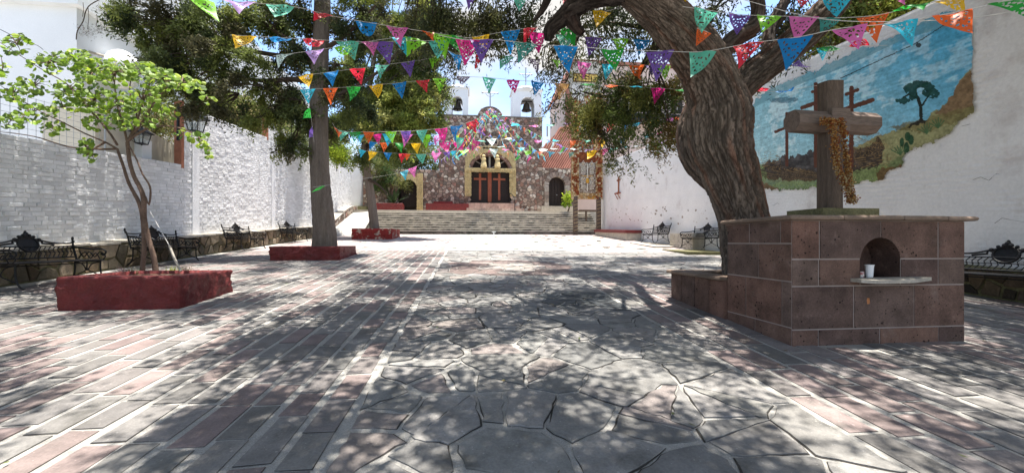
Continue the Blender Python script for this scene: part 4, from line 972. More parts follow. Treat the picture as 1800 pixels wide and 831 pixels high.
# side doors
def sidedoor(x0, x1, zs, zb, name):
    c = (x0+x1)/2; r = (x1-x0)/2; pts = [(x0, zb), (x1, zb)]+[(c+r*math.cos(a), zs+r*math.sin(a)) for a in np.linspace(0, PI, 17)]
    mb = MB(); mb.prism([(x, YF+.5, zq) for x, zq in pts], (0, .06, 0)); d = mb.obj('side_door', M['wooddark'], ch)
    k = 5
    for i in range(k):
        xa = x0+(x1-x0)*i/k+.02; xb = x0+(x1-x0)*(i+1)/k-.02; xm_ = (xa+xb)/2; zt = zs+math.sqrt(max(0, r*r-(max(abs(xa-c), abs(xb-c)))**2))-.03
        mb = MB(); mb.box((xa, YF+.46, zb+.03), (xb, YF+.5, zt)); mb.obj('plank', M['wooddark'], d)
    mb = MB(); mb.ball((c+.05, YF+.42, zb+1.0), .05, 6, 4); mb.obj('handle', M['metalg'], d)
sidedoor(Lx0, Lx1, Lzs, Lz0, 'l'); sidedoor(Rx0, Rx1, Rzs, Rz0, 'r')
for (x0, x1, zs, zb, cols) in ((Rx0, Rx1, Rzs, Rz0, [(.30, .24, .2), (.24, .19, .16), (.34, .3, .26)]),):
    c = (x0+x1)/2; r = (x1-x0)/2
    for k in range(11):
        a0, a1 = PI*k/11, PI*(k+1)/11; ro = r+.38
        mb = MB(); mb.prism([(c+r*math.cos(a0+.02), YF+.03, zs+r*math.sin(a0+.02)), (c+ro*math.cos(a0+.02), YF+.03, zs+ro*math.sin(a0+.02)), (c+ro*math.cos(a1-.02), YF+.03, zs+ro*math.sin(a1-.02)), (c+r*math.cos(a1-.02), YF+.03, zs+r*math.sin(a1-.02))], (0, .45, 0), jit(r_.choice(cols), .15, r_)); mb.obj('arch_stone', M['stone'], ch)
    for s, xx in ((-1, x0), (1, x1)):
        zq = zb
        while zq < zs-.1:
            h_ = min(r_.uniform(.25, .45), zs-zq); mb = MB(); mb.box((min(xx, xx+s*.36), YF+.03, zq), (max(xx, xx+s*.36), YF+.48, zq+h_-.02), jit(r_.choice(cols), .15, r_)); mb.obj('jamb_stone', M['stone'], ch); zq += h_
mb = MB(); mb.box((Rx0-.7, YF-.5, ZL-.01), (Rx1+.6, YF+.1, Rz0-.01)); mb.obj('door_step', M['slab'], ch)
t = thing('straw_portal', 'straw-covered pilaster and arch around the left side door', 'portal decoration', (Lx1+.3, YF, Lz0))
c = (Lx0+Lx1)/2; r = (Lx1-Lx0)/2; mb = MB()
arc = [(c+r*math.cos(a), Lzs+r*math.sin(a)) for a in np.linspace(0, PI*.75, 14)]; arco = [(c+(r+.42)*math.cos(a), Lzs+(r+.42)*math.sin(a)) for a in np.linspace(0, PI*.75, 14)]
for k in range(13): mb.prism([(arc[k][0], YF-.02, arc[k][1]), (arco[k][0], YF-.02, arco[k][1]), (arco[k+1][0], YF-.02, arco[k+1][1]), (arc[k+1][0], YF-.02, arc[k+1][1])], (0, .14, 0))
mb.obj('straw_arch', M['straw'], t)
mb = MB(); mb.box((Lx1+.0, YF-.08, ZL), (Lx1+.45, YF+.1, FZ(305, 740))); strawtick(mb, Lx1, Lx1+.45, ZL+.1, FZ(306, 740), YF-.09, 260, r_); mb.obj('straw_pilaster', M['straw'], t)
# little double window in the gable
mb = MB()
for s in (-1, 1):
    c = ov_c[0]+s*.3; mb.prism([(c+.24*math.cos(a), YF-.03, ov_c[1]+.36*math.sin(a)) for a in np.linspace(0, 2*PI, 14)[:-1]], (0, .15, 0))
mb.obj('oculus', M['wooddark'], ch)
mb = MB()
for s in (-1, 1):
    c = ov_c[0]+s*.3; mb.tube([(c+.27*math.cos(a), YF-.05, ov_c[1]+.4*math.sin(a)) for a in np.linspace(0, 2*PI, 15)], .06, 5, (.42, .33, .24))
mb.box((ov_c[0]-.65, YF-.12, ov_c[1]-.62), (ov_c[0]+.65, YF, ov_c[1]-.46), (.42, .33, .24)); mb.obj('oculus_frame', M['stone'], ch)
# sloping tiled roof and tall red side of the parish hall on the right
t = thing('side_roof', 'steep corrugated red tile roof between the church front and the tall pink building', 'roof', (7, YF+1, rwt))
zr0 = rwt+.05; pA = aY(952, 294, YF+.4); pB = aY(1012, 294, YF+.4); xt0 = aY(952, 255, YF+2)[0]
roofp = [(pA[0]-.1, zr0), (pB[0]+2, zr0), (pB[0]+2, FZ(200, 1000)+.6), (FX(993, 212), FZ(212, 993)), (FX(985, 225), FZ(225, 985)), (FX(957, 253), FZ(254, 957)), (pA[0]-.1, FZ(262, 952))]
mb = MB(); mb.prism([(x, YF+1.2+.25*(zq-zr0), zq) for x, zq in roofp], (0, .3, 0)); mb.obj('roof_deck', M['tile'], t)
mb = MB(); ang = math.radians(58)
for k in range(46):   # diagonal rows of half round tiles
    x = pA[0]-3.2+k*.2; a = (x, zr0); pts = []
    for s in np.linspace(0, 9, 46):
        xx, zq = x+s*math.cos(ang), zr0+s*math.sin(ang)
        if pip(np.array([xx]), np.array([zq]), roofp)[0]: pts.append((xx, YF+1.17+.25*(zq-zr0), zq))
    if len(pts) > 1: mb.tube(pts, .075, 6)
mb.obj('tile_rows', M['tile'], t)
# flight of steps with posts climbing along the roof edge
mb = MB()
for (px, py) in ((977, 216), (969, 226), (962, 240)): p = aY(px, py, YF+2); mb.tube([p, (p[0], p[1], p[2]+.9)], .06, 6)
mb.obj('chimney_pipe', M['metalg'], t)
hall = thing('parish_hall', 'tall pale pink building behind the tree, right of the church', 'building', (13, YF+4, ZL))
bx0, bx1 = aY(994, 200, YF+4)[0], aY(1216, 200, YF+4)[0]; zt = aY(1100, 117, YF+4)[2]; zm = aY(1000, 150, YF+4)[2]
mb = MB(); mb.prism([(bx0, YF+4, ZL), (bx1, YF+4, ZL), (bx1, YF+4, zt), (bx0+.9, YF+4, zt), (bx0, YF+4, zm)], (0, 7, 0)); mb.obj('wall', M['pinkwall'], hall)
mb = MB(); mb.prism([(bx0-.15, YF+3.8, zm), (bx0+.8, YF+3.8, zt+.1), (bx1+.2, YF+3.8, zt+.1), (bx1+.2, YF+3.8, zt+.35), (bx0+.7, YF+3.8, zt+.35), (bx0-.3, YF+3.8, zm+.1)], (0, 7.4, 0)); mb.obj('roof', M['tile'], hall)
mb = MB(); mb.box((bx0-.03, YF+3.93, ZL), (bx0+.75, YF+4, zm)); mb.obj('brick_corner', M['tile'], hall)
hx0 = aY(1075, 205, YF+3)[0]
mb = MB(); zc0, zc1 = aY(1100, 212, YF+3)[2], aY(1100, 201, YF+3)[2]; mb.box((hx0, YF+2.6, zc0), (bx1, YF+4, zc1)); mb.obj('canopy', M['iron'], hall)
for px in (1095, 1140, 1180):
    mb = MB(); p = aY(px, 190, YF+3.98); mb.box((p[0], YF+3.93, p[2]-.5), (p[0]+1.1, YF+3.99, p[2]+1.6)); w_ = mb.obj('window', M['wooddark'], hall)
    mb = MB(); mb.box((p[0]+.52, YF+3.9, p[2]-.5), (p[0]+.58, YF+3.93, p[2]+1.6)); mb.obj('frame', M['slab'], w_)
# red masonry bench and red planter on the terrace
rb = thing('red_bench', 'red painted masonry bench on the terrace left of the main church door', 'bench', (0, YF-1, ZL))
x0, x1 = FX(748)+.15, FX(824); mb = MB(); mb.box((x0, YF-1.2, ZL), (x1, YF-.45, FZ(361))); mb.obj('seat', M['redpaint'], rb); mb = MB(); mb.box((x0+.5, YF-.45, ZL), (x0+2.0, YF-.1, FZ(356))); mb.obj('backrest', M['redpaint'], rb)
a0, a1 = aY(663, 372, 30.9)[0], aY(718, 372, 30.9)[0]
zp = planter('red_planter', 'red planter with a palm-like plant on the terrace by the left side door', a0-.1, a1-.45, 30.9, 32.0-.25, aY(690, 357, 30.9)[2]-ZL, M['redpaint'], .12, flat=ZL)
# handrail
t = thing('handrail', 'thin black iron handrail beside the main door steps', 'handrail', (FX(905), YF-1.3, ZL))
p0 = aY(905, 373, YF-1.4); mb = MB(); mb.tube([(p0[0], YF-1.4, ZL), (p0[0], YF-1.4, ZL+1.0), (p0[0]-.15, YF-.9, ZL+1.35), (p0[0]-.3, YF-.3, ZL+1.55)], .03, 6); mb.tube([(p0[0]-.3, YF-.3, ZL+.5), (p0[0]-.3, YF-.3, ZL+1.55)], .03, 6); mb.obj('rail', M['iron'], t)

# ================================================================== decorated processional panel on two timber posts
YQ = 27.0; QX = lambda px, py=350: aY(px, py, YQ)[0]; QZ = lambda py: aY(1030, py, YQ)[2]
pt = thing('mosaic_arch', 'tall seed mosaic festival panel on two timber posts in front of the steps', 'festival arch', (QX(1030), YQ, gz(YQ)))
for px in (1011.5, 1052.5):
    mb = MB(); x = QX(px); mb.box((x-.14, YQ-.1, gz(YQ)), (x+.14, YQ+.16, QZ(345))); r2 = random.Random(int(px)); p_ = mb.obj('post', M['oldwood'], pt)
    mb = MB()
    for k in range(9): zq = gz(YQ)+.3+k*.25; mb.tube([(x-.15, YQ-.11, zq), (x+.15, YQ-.11, zq+.09)], .014, 4); mb.tube([(x+.15, YQ-.11, zq+.09), (x+.15, YQ+.17, zq+.09)], .014, 4)
    mb.obj('rope_binding', M['straw'], p_)
px0, px1 = QX(1004.5), QX(1059); pz0, pz1 = QZ(350), QZ(163)
mb = MB(); mb.box((px0, YQ-.05, pz0), (px1, YQ+.12, pz1), (.30, .17, .08)); mb.obj('board', M['strawt'], pt)
r2 = random.Random(77); sw = .34
def mosaic(mb, x0, x1, z0, z1, s, cols, r, y=YQ-.05, gap=.012):
    for c in voronoi(blue(x0, z0, x1, z1, s, r, .45), x0, z0, x1, z1):
        if len(c) < 3: continue
        c = inset(c, gap, .5)
        if c: slab2d(mb, c, lambda u, v, h: (u, y-h, v), .03+r.uniform(0, .04), .008, jit(r.choice(cols), .2, r), zb=-.005)
RUST = [(.25, .06, .02), (.30, .09, .03), (.20, .045, .02)]; BUFF = [(.50, .36, .18), (.42, .26, .11), (.58, .46, .28)]; PLE = [(.48, .42, .33), (.36, .30, .24), (.55, .50, .42), (.22, .17, .13)]
for (a, b) in ((px0, px0+.52), (px1-.52, px1)):
    mb = MB(); mosaic(mb, a, b, pz0, pz1, .13, BUFF+RUST[:1], r2); k = 0; zq = pz0+.5
    while zq < pz1-.5: mosaic(mb, a+.12, b-.12, zq, zq+.36, .1, RUST, r2, YQ-.09); zq += .68
    mb.obj('side_band', M['strawt'], pt)
mb = MB(); mosaic(mb, px0+.52, px1-.52, pz0, pz0+.42, .12, BUFF+[(.55, .28, .05)], r2); mb.obj('bottom_band', M['strawt'], pt)
mb = MB(); zi0, zi1 = pz0+.42, QZ(286); mosaic(mb, px0+.52, px1-.52, zi0, zi1, .085, PLE, r2); cm = (px0+px1)/2
for s in (-1, 1):
    for zc_ in (lerp(zi0, zi1, .28), lerp(zi0, zi1, .78)):
        mosaic(mb, cm+s*.3-.16, cm+s*.3+.16, zc_-.35, zc_+.3, .1, [(.6, .54, .44), (.5, .43, .33)], r2, YQ-.09)
        mb.ball((cm+s*.3, YQ-.12, zc_+.38), .1, 8, 6, (1, .6, 1), (.5, .4, .28))
        mb.tube([(cm+s*.3-.2, YQ-.12, zc_+.25), (cm+s*.3, YQ-.14, zc_+.58), (cm+s*.3+.2, YQ-.12, zc_+.25)], .025, 4, (.65, .6, .5))
mb.tube([(cm, YQ-.1, zi0+.1), (cm, YQ-.1, zi1-.1)], .05, 6, (.6, .55, .45)); mb.tube([(cm-.4, YQ-.1, lerp(zi0, zi1, .55)), (cm+.4, YQ-.1, lerp(zi0, zi1, .55))], .04, 6, (.6, .35, .12)); mb.ball((cm, YQ-.12, lerp(zi0, zi1, .4)), .13, 8, 6, (1, .5, 1.6), (.55, .3, .05)); mb.obj('figure_panel', M['strawt'], pt)
mb = MB(); mosaic(mb, px0+.52, px1-.52, zi1, QZ(268), .1, RUST, r2); mosaic(mb, px0+.52, px1-.52, QZ(268), pz1, .13, BUFF+RUST+PLE, r2); mb.obj('upper_panel', M['strawt'], pt)
# top: pale shield and sign with lettering
mb = MB(); zt0, zt1 = pz1, QZ(108); mb.prism([(QX(1001), YQ, zt0), (QX(1058), YQ, zt0), (QX(1058), YQ, QZ(118)), (QX(1048), YQ, zt1), (QX(1012), YQ, zt1), (QX(1001), YQ, QZ(128))], (0, .1, 0), (.5, .46, .4)); mb.obj('top_shield', M['strawt'], pt)
mb = MB(); mb.box((QX(1007), YQ-.06, QZ(145)), (QX(1051), YQ-.003, QZ(130)), (.10, .05, .03)); sg = mb.obj('sign_board', M['strawt'], pt)
FONT = {'P': '111101111100100', 'U': '101101101101111', 'R': '110101110101101', 'I': '111010010010111', 'S': '111100111001111', 'M': '101111111101101', 'A': '111101111101101'}
mb = MB(); txt = 'PURISIMA'; wl = (QX(1050)-QX(1008))/len(txt); zh = (QZ(132)-QZ(143.5))/5
for i, chh in enumerate(txt):
    for q, bt in enumerate(FONT[chh]):
        if bt == '1': xx = QX(1008)+i*wl+(q % 3)*wl*.29; zq = QZ(132)-(q//3+1)*zh; mb.box((xx, YQ-.09, zq), (xx+wl*.285, YQ-.06, zq+zh*.98), (.62, .44, .12))
mb.obj('lettering', M['strawt'], sg)
mb = MB(); xw = QX(1002, 165); mb.box((xw+.1, YQ-.12, QZ(178)), (xw+.95, YQ-.06, QZ(150)), (.6, .58, .55)); mb.obj('white_plaque', M['strawt'], pt)
t = thing('timber_table', 'rough dark plank shelf on posts behind the mosaic panel', 'table', (QX(1060), YQ+2, 2.5))
zq = aY(1040, 369, 29)[2]; mb = MB(); mb.box((aY(1018, 369, 29)[0], 28.8, zq-.12), (aY(1076, 369, 29)[0], 29.3, zq)); mb.obj('top', M['oldwood'], t)
for px in (1030, 1050): mb = MB(); x = aY(px, 369, 29)[0]; mb.box((x-.06, 28.9, 2.6), (x+.06, 29.05, zq-.12)); mb.obj('leg', M['oldwood'], t)

# ================================================================== cast iron benches
def make_bench(label):
    t = thing('iron_bench', label, 'bench', (0, 0, 0), 'cast iron benches along the walls')
    Lh = .82
    for i, y in enumerate(np.linspace(-.24, .20, 5)):
        mb = MB(); mb.box((-Lh, y-.042, .43), (Lh, y+.042, .452)); mb.obj('seat_slat', M['iron'], t)
    bz = lambda k: (.24+.10*k, .47+.40*k)      # backrest leans back
    def B(x, k): y, z = bz(k); return (x, y, z)
    mb = MB(); top = [B(x, .72+.30*math.exp(-(x/.34)**2)+.06*abs(x/Lh)**3) for x in np.linspace(-Lh, Lh, 21)]
    mb.tube(top, .016, 6); mb.tube([B(-Lh, .62), B(Lh, .62)], .011, 5); mb.tube([B(-Lh, .08), B(Lh, .08)], .014, 6); mb.tube([B(-Lh, .36), B(Lh, .36)], .008, 4)
    for x in np.linspace(-Lh+.06, Lh-.06, 19):
        mb.tube([B(x-.05, .08), B(x+.015, .3), B(x-.015, .45), B(x+.05, .64)], .008, 4)
        if abs(x) > .1: mb.ball(B(x, .36), .017, 6, 4)
    mb.obj('backrest', M['iron'], t)
    mb = MB()                                          # central medallion with finial
    n = 20; c = .74; ring = [B(.17*math.cos(a), c+.34*math.sin(a)) for a in np.linspace(0, 2*PI, n+1)[:-1]]
    mb.prism(ring, (0, .022, 0)); mb.tube(ring+[ring[0]], .02, 6)
    for s in (-1, 1):
        mb.tube([B(s*.16, c+.1), B(s*.24, c+.16), B(s*.25, c+.02), B(s*.33, c+.0), B(s*.45, c-.05)], .018, 5)
        mb.ball(B(s*.20, c+.2), .035, 6, 4); mb.ball(B(s*.12, c+.33), .03, 6, 4)
    mb.ball(B(0, c+.42), .055, 8, 5, (1, .5, 1)); mb.ball(B(.04, c+.38), .04, 6, 4); mb.ball(B(-.04, c+.38), .04, 6, 4); mb.ball(B(0, c+.52), .03, 6, 4, (1, .6, 1.4)); mb.obj('medallion', M['iron'], t)
    for s in (-1, 1):
        mb = MB(); x = s*Lh; mb.tube([(x, .22, .40), B(x, .2), B(x, .6), B(x*1.04, 1.0)], [.018, .02, .02, .012], 6); mb.ball(B(x*1.04, 1.0), .03, 6, 5, (1, .6, 1.5)); mb.ball(B(x*1.03, .85), .028, 6, 4); mb.obj('end_post', M['iron'], t)
        mb = MB(); arm = catmull([B(x, .62), (x, .12, .68), (x, -.08, .66), (x, -.24, .66), (x, -.31, .60), (x, -.27, .54), (x, -.22, .57)], 5); mb.tube(arm, .017, 6, squash=1.3)
        mb.tube(catmull([(x, -.26, .45), (x, -.30, .52), (x, -.2, .60), (x, -.1, .5), (x, .0, .6), (x, .1, .5), (x, .18, .62)], 4), .011, 5); mb.tube(catmull([(x, -.2, .45), (x, -.12, .58), (x, -.02, .47), (x, .08, .6), (x, .2, .48)], 4), .01, 5); mb.obj('armrest', M['iron'], t)
        for q in (-1, 1):
            y0 = -.25 if q < 0 else .22; xx = x*.94
            mb = MB(); mb.tube(catmull([(xx, y0, .43), (xx, y0-.0*q, .25), (xx, y0+q*.02, .13), (xx, y0+q*.07, .045), (xx, y0+q*.12, .012)], 4), [.016]*17, 6); mb.ball((xx, y0+q*.12, .016), .022, 6, 4, (1.2, 1.2, .7))
            mb.tube(catmull([(xx, y0, .40), (xx, y0*.4, .36), (xx, y0*.12, .24), (xx, y0*.5, .18), (xx, y0+q*.03, .11)], 4), .010, 5); mb.obj('leg', M['iron'], t)
        mb = MB(); mb.tube([(xx, -.24, .41), (xx, .22, .41)], .014, 6); mb.ball((xx, 0, .25), .03, 6, 4); mb.tube([(xx, 0, .25), (xx, 0, .41)], .012, 5); mb.obj('side_frame', M['iron'], t)
    mb = MB(); mb.tube([(-Lh*.94, 0, .38), (Lh*.94, 0, .38)], .010, 5); mb.obj('stretcher', M['iron'], t)
    return t
GRP = 'cast iron benches along the walls'
bl = make_bench('black ornate iron bench at the left edge, nearest of the four by the brick wall')
def pl(o, x, y, rz, dz=.02): o.location = (x, y, gz(y)+dz); o.rotation_euler = (0, 0, rz)
pl(bl, -7.75, 8.25, PI/2)
for (x, y, rz, dz, lb) in ((-8.02, 11.55, PI/2, .02, 'black ornate iron bench right behind the small round-leaved tree'),
                           (-8.15, 15.6, PI/2, .02, 'black ornate iron bench third along the brick wall, left of the thick straight trunk'),
                           (-8.15, 19.7, PI/2, .02, 'black ornate iron bench fourth and farthest along the brick wall, beside the straight trunk'),
                           (8.65, 5.75, -PI/2, .02, 'black ornate iron bench at the right edge beside the stone pedestal'),
                           (8.75, 14.35, -PI/2, .13, 'black ornate iron bench on the mossy slab, just left of the leaning trunk'),
                           (8.75, 17.95, -PI/2, .10, 'black ornate iron bench farthest down the right wall, on the long kerb')):
    o = dup(bl, (x, y, gz(y)+dz), rz, lb, GRP)
for o in [x for x in C.objects if x.name.startswith('iron_bench') and x.parent is None]:
    o.rotation_euler.x = 0
# ================================================================== lanterns
def make_lantern(label):
    t = thing('wall_lantern', label, 'lantern', (0, 0, 0), 'black lanterns on the left wall')
    mb = MB(); mb.box((-.02, -.03, -.45), (.012, .03, .42)); mb.obj('back_plate', M['iron'], t)
    mb = MB(); mb.tube(catmull([(0, 0, .30), (.15, 0, .36), (.30, 0, .34), (.38, 0, .24)], 5), .014, 6); mb.tube([(0, 0, -.2), (.1, 0, -.12), (.2, 0, -.2)], .008, 5); mb.obj('bracket', M['iron'], t)
    cx = .38; w0, w1 = .10, .155; zb, zt = -.22, .10
    mb = MB(); k = [(cx+s*1.35*w1, q*1.35*w1, zt) for s, q in ((-1, -1), (1, -1), (1, 1), (-1, 1))]
    mb.add(k+[(cx+s*.05, q*.05, zt+.14) for s, q in ((-1, -1), (1, -1), (1, 1), (-1, 1))]+[(p[0], p[1], p[2]-.02) for p in k], [(0, 1, 5, 4), (1, 2, 6, 5), (2, 3, 7, 6), (3, 0, 4, 7), (4, 5, 6, 7), (11, 10, 9, 8), (0, 8, 9, 1), (1, 9, 10, 2), (2, 10, 11, 3), (3, 11, 8, 0)]); mb.ball((cx, 0, zt+.17), .03, 6, 4); mb.obj('roof', M['iron'], t)
    mb = MB()
    for s, q in ((-1, -1), (1, -1), (1, 1), (-1, 1)): mb.tube([(cx+s*w0, q*w0, zb), (cx+s*w1, q*w1, zt)], .012, 4)
    for z_, w in ((zb, w0), (zt-.01, w1)):
        kk = [(cx+s*w, q*w, z_) for s, q in ((-1, -1), (1, -1), (1, 1), (-1, 1))]; mb.tube(kk+[kk[0]], .012, 4)
    mb.box((cx-w0, -w0, zb-.02), (cx+w0, w0, zb)); mb.ball((cx, 0, zb-.04), .02, 6, 4); mb.obj('frame', M['iron'], t)
    for (s, q) in (((-1, -1), (1, -1)), ((1, -1), (1, 1)), ((1, 1), (-1, 1)), ((-1, 1), (-1, -1))):
        mb = MB(); mb.add([(cx+s[0]*w0*.95, s[1]*w0*.95, zb+.01), (cx+q[0]*w0*.95, q[1]*w0*.95, zb+.01), (cx+q[0]*w1*.95, q[1]*w1*.95, zt-.02), (cx+s[0]*w1*.95, s[1]*w1*.95, zt-.02)], [(0, 1, 2, 3)]); mb.obj('pane', M['glass'], t)
    mb = MB(); mb.lathe((cx, 0, zb), [(.02, 0), (.02, .06), (.035, .1), (.035, .16), (.01, .19)], 8); mb.obj('bulb', M['whitepaint'], t)
    return t
ln = make_lantern('black iron lantern nearest the camera on the left wall, by the first terracotta pier')
p = aX(343, 219, XL+.5); ln.location = (XL+.02, p[1], p[2]+.08); ln.scale = (1.3, 1.3, 1.3)
for (px, py, lb) in ((526, 264, 'black iron lantern just left of the thick straight trunk'), (605, 288, 'black iron lantern between the straight trunk and the thin trunk')):
    p = aX(px, py, XL+.5); dup(ln, (XL+.02, p[1], p[2]+.08), 0, lb, 'black lanterns on the left wall')
p = aX(262, 243, XL-.1); o = dup(ln, (XL-.65, p[1], p[2]+.05), 0, 'smaller dark lantern box on the cream outbuilding behind the small tree', 'black lanterns on the left wall'); o.scale = (.95, .95, .95)

# ================================================================== TREES
def bark_tube(name, path, radii, mat, parent, nr=48, step=.045, amp=.09, seed=0, col=(.15, .105, .08), furrow=(7, 1.1), twist=.3):
    P = np.array([tuple(p) for p in catmull(path, 8)]); R = np.array([r.x for r in catmull([(q, 0, 0) for q in radii], 8)])
    seg = np.r_[0, np.cumsum(np.linalg.norm(np.diff(P, axis=0), axis=1))]; n = max(6, int(seg[-1]/step)); s = np.linspace(0, seg[-1], n)
    C_ = np.stack([np.interp(s, seg, P[:, i]) for i in range(3)], 1); r = np.interp(s, seg, R)
    T = np.gradient(C_, axis=0); T /= np.linalg.norm(T, axis=1)[:, None]
    u = np.array([1., 0, 0]) if abs(T[0][0]) < .8 else np.array([0, 1., 0]); fr = []
    for i in range(n): u = u-T[i]*u.dot(T[i]); u /= np.linalg.norm(u); fr.append(u.copy())
    fr = np.array(fr); w = np.cross(T, fr); a = np.arange(nr)*2*PI/nr
    A_, S_ = np.meshgrid(a, s); A2 = A_+twist*S_
    q = np.stack([np.cos(A2)*furrow[0]*.5, np.sin(A2)*furrow[0]*.5, S_*furrow[1]], -1).reshape(-1, 3)
    ridge = 1-2*np.abs(fbm(q, seed, 3, .55)-.5); ridge = sstep(.74, .98, ridge); rb = 1-2*np.abs(fbm(q*np.array([.7, .7, 2.6])+7, seed+2, 3, .6)-.5); ridge = np.maximum(ridge, .8*sstep(.86, .99, rb))             # deep lines between plates
    plate = fbm(q*2.3, seed+9, 3); low_ = fbm(np.stack([np.cos(A_), np.sin(A_), S_*.8], -1).reshape(-1, 3)*1.2, seed+4, 2)-.5; q = q+(fbm(q*.6, seed+30, 2)-.5)[:, None]*1.6
    d = (amp*(-ridge*.75+plate*.5)+.16*low_).reshape(n, nr)
    rad = r[:, None]*(1+d)
    V_ = C_[:, None, :]+rad[..., None]*(np.cos(A_)[..., None]*fr[:, None, :]+np.sin(A_)[..., None]*w[:, None, :])
    i = np.arange(n-1)[:, None]*nr+np.arange(nr)[None]; j = np.arange(n-1)[:, None]*nr+(np.arange(nr)[None]+1) % nr
    F_ = np.stack([i.ravel(), j.ravel(), (j+nr).ravel(), (i+nr).ravel()], 1)
    pc = plate.reshape(-1)[:, None]; tc_ = np.array(col)*(.75+pc*1.2)*(1-.62*ridge[:, None])
    warm = sstep(.5, .75, fbm(q*.35, seed+20, 2))[:, None]; tc_ = tc_*(1-warm*.5)+tc_*np.array([1.5, .85, .65])*warm*.5
    return bigmesh(name, V_.reshape(-1, 3), F_, mat, parent, tint=np.clip(tc_, .004, 1) if mat.name in TINTED else None, smooth=True)
def leafmesh(name, cen, dirs, ln, wd, cols, mat, parent, kind=None, r=rng):
    n = len(cen); dirs = dirs/np.linalg.norm(dirs, axis=1)[:, None]; s = np.cross(dirs, r.normal(size=(n, 3))); s /= np.linalg.norm(s, axis=1)[:, None]+1e-9
    L_ = (ln*r.uniform(.6, 1.3, n))[:, None]; W_ = (wd*r.uniform(.6, 1.3, n))[:, None]
    v = np.stack([cen-dirs*L_/2, cen+s*W_/2, cen+dirs*L_/2, cen-s*W_/2], 1).reshape(-1, 3)
    f = np.arange(n*4).reshape(n, 4); return bigmesh(name, v, f, mat, parent, tint=np.repeat(cols, 4, 0), kind=kind)
def sprays(blobs, per, sprlen, droop, ln, wd, palette, r=rng, fan=.35, spread=.09, shell=.5, clump=.17):
    """blobs: (centre, radii, number of sprays); returns leaf centres, directions, colours, spray base points"""
    cs, ds, co, base = [], [], [], []
    for (c, rd, n) in blobs:
        n = int(n); ns = max(4, n//11); d = r.normal(size=(ns, 3)); d /= np.linalg.norm(d, axis=1)[:, None]; k = r.uniform(0, 1, ns)**shell
        sub = d*k[:, None]; pick = r.integers(0, ns, n); dn = sub[pick]+np.clip(r.normal(size=(n, 3)), -1.8, 1.8)*clump
        b = np.array(c)+dn*np.array(rd); out = dn*np.array([1, 1, .5])*.8+np.array([0, 0, -droop])+r.normal(size=(n, 3))*.3; out /= np.linalg.norm(out, axis=1)[:, None]
        base.append(b); t_ = r.uniform(0, 1, (n, per)); sl = sprlen*r.uniform(.5, 1.4, (n, 1))
        side = r.normal(size=(n, per, 3))*spread*sprlen*(1-.4*t_)[..., None]*2
        p = b[:, None, :]+out[:, None, :]*(t_*sl)[..., None]+side; p[..., 2] -= (t_**2)*sl*droop*.45
        dd = out[:, None, :]+r.normal(size=(n, per, 3))*fan*2
        pal = np.array(palette)[r.integers(0, len(palette), ns)][pick]*r.uniform(.75, 1.25, (n, 1)); cc_ = pal[:, None, :]*r.uniform(.75, 1.25, (n, per, 1))
        cs.append(p.reshape(-1, 3)); ds.append(dd.reshape(-1, 3)); co.append(cc_.reshape(-1, 3))
    return np.concatenate(cs), np.concatenate(ds), np.concatenate(co), base
def twigs(mb, hub, pts, r0, k, rr):
    hub = Vector(hub)
    for i in range(k):
        p = Vector(pts[rr.randrange(len(pts))]); m = (hub+p)/2+Vector((rr.uniform(-.2, .2), rr.uniform(-.2, .2), rr.uniform(-.05, .25)))
        mb.tube(catmull([hub, m, p], 4), [lerp(r0, .006, j/8) for j in range(9)], 4)
def Wr(px, py, t): return Vector(W(px, py, t))
def pxblob(px, py, rx, ry, t, dens, dr=None):
    k = t/FPX; return (W(px, py, t), (rx*k, dr or (rx*k*.8+.3), ry*k), dens)

rr = random.Random(3)
# ---- tree C: leaning, deeply furrowed tree behind the pedestal
tC = thing('gnarled_tree', 'big leaning tree with deeply furrowed bark behind the stone pedestal', 'tree', (4.25, 5.75, .7))
bark_tube('trunk', [Wr(1322, 520, 6.25), Wr(1312, 430, 6.25), Wr(1303, 375, 6.25), Wr(1283, 310, 6.2), Wr(1262, 250, 6.2), Wr(1262, 200, 6.15), Wr(1256, 165, 6.1), Wr(1238, 120, 6.0), Wr(1212, 80, 5.8), Wr(1180, 40, 5.6), Wr(1140, 5, 5.4), Wr(1095, -22, 5.2), Wr(1040, -30, 5.1)],
          [.40, .37, .35, .40, .46, .46, .39, .35, .33, .29, .24, .18, .15], M['bark'], tC, nr=200, step=.02, amp=.12, seed=3, furrow=(22, 2.6), twist=.12, col=(.15, .118, .095))
bark_tube('trunk_swelling', [Wr(1262, 335, 6.35), Wr(1232, 285, 6.45), Wr(1224, 240, 6.5), Wr(1234, 195, 6.5), Wr(1262, 155, 6.45)], [.12, .26, .30, .27, .14], M['bark'], tC, nr=110, step=.02, amp=.14, seed=8, furrow=(20, 2.8), col=(.11, .085, .07))
l1 = bark_tube('limb', [Wr(1262, 190, 6.3), Wr(1310, 142, 6.3), Wr(1360, 105, 6.3), Wr(1420, 55, 6.2), Wr(1465, 5, 6.1), Wr(1500, -60, 6.0)], [.26, .24, .22, .22, .20, .16], M['bark'], tC, nr=100, step=.025, amp=.13, seed=12, furrow=(18, 2.4), col=(.10, .08, .065))
bark_tube('limb', [Wr(1262, 100, 6.2), Wr(1292, 68, 6.4), Wr(1322, 50, 6.5), Wr(1333, 15, 6.6), Wr(1322, -25, 6.6)], [.15, .14, .12, .11, .1], M['bark'], tC, nr=36, step=.05, amp=.16, seed=15, col=(.09, .07, .06))
bark_tube('limb', [Wr(1350, 100, 6.6), Wr(1352, 60, 6.8), Wr(1368, 25, 6.9), Wr(1392, -20, 7)], [.10, .10, .09, .08], M['bark'], tC, nr=24, step=.06, seed=18, col=(.08, .065, .055))
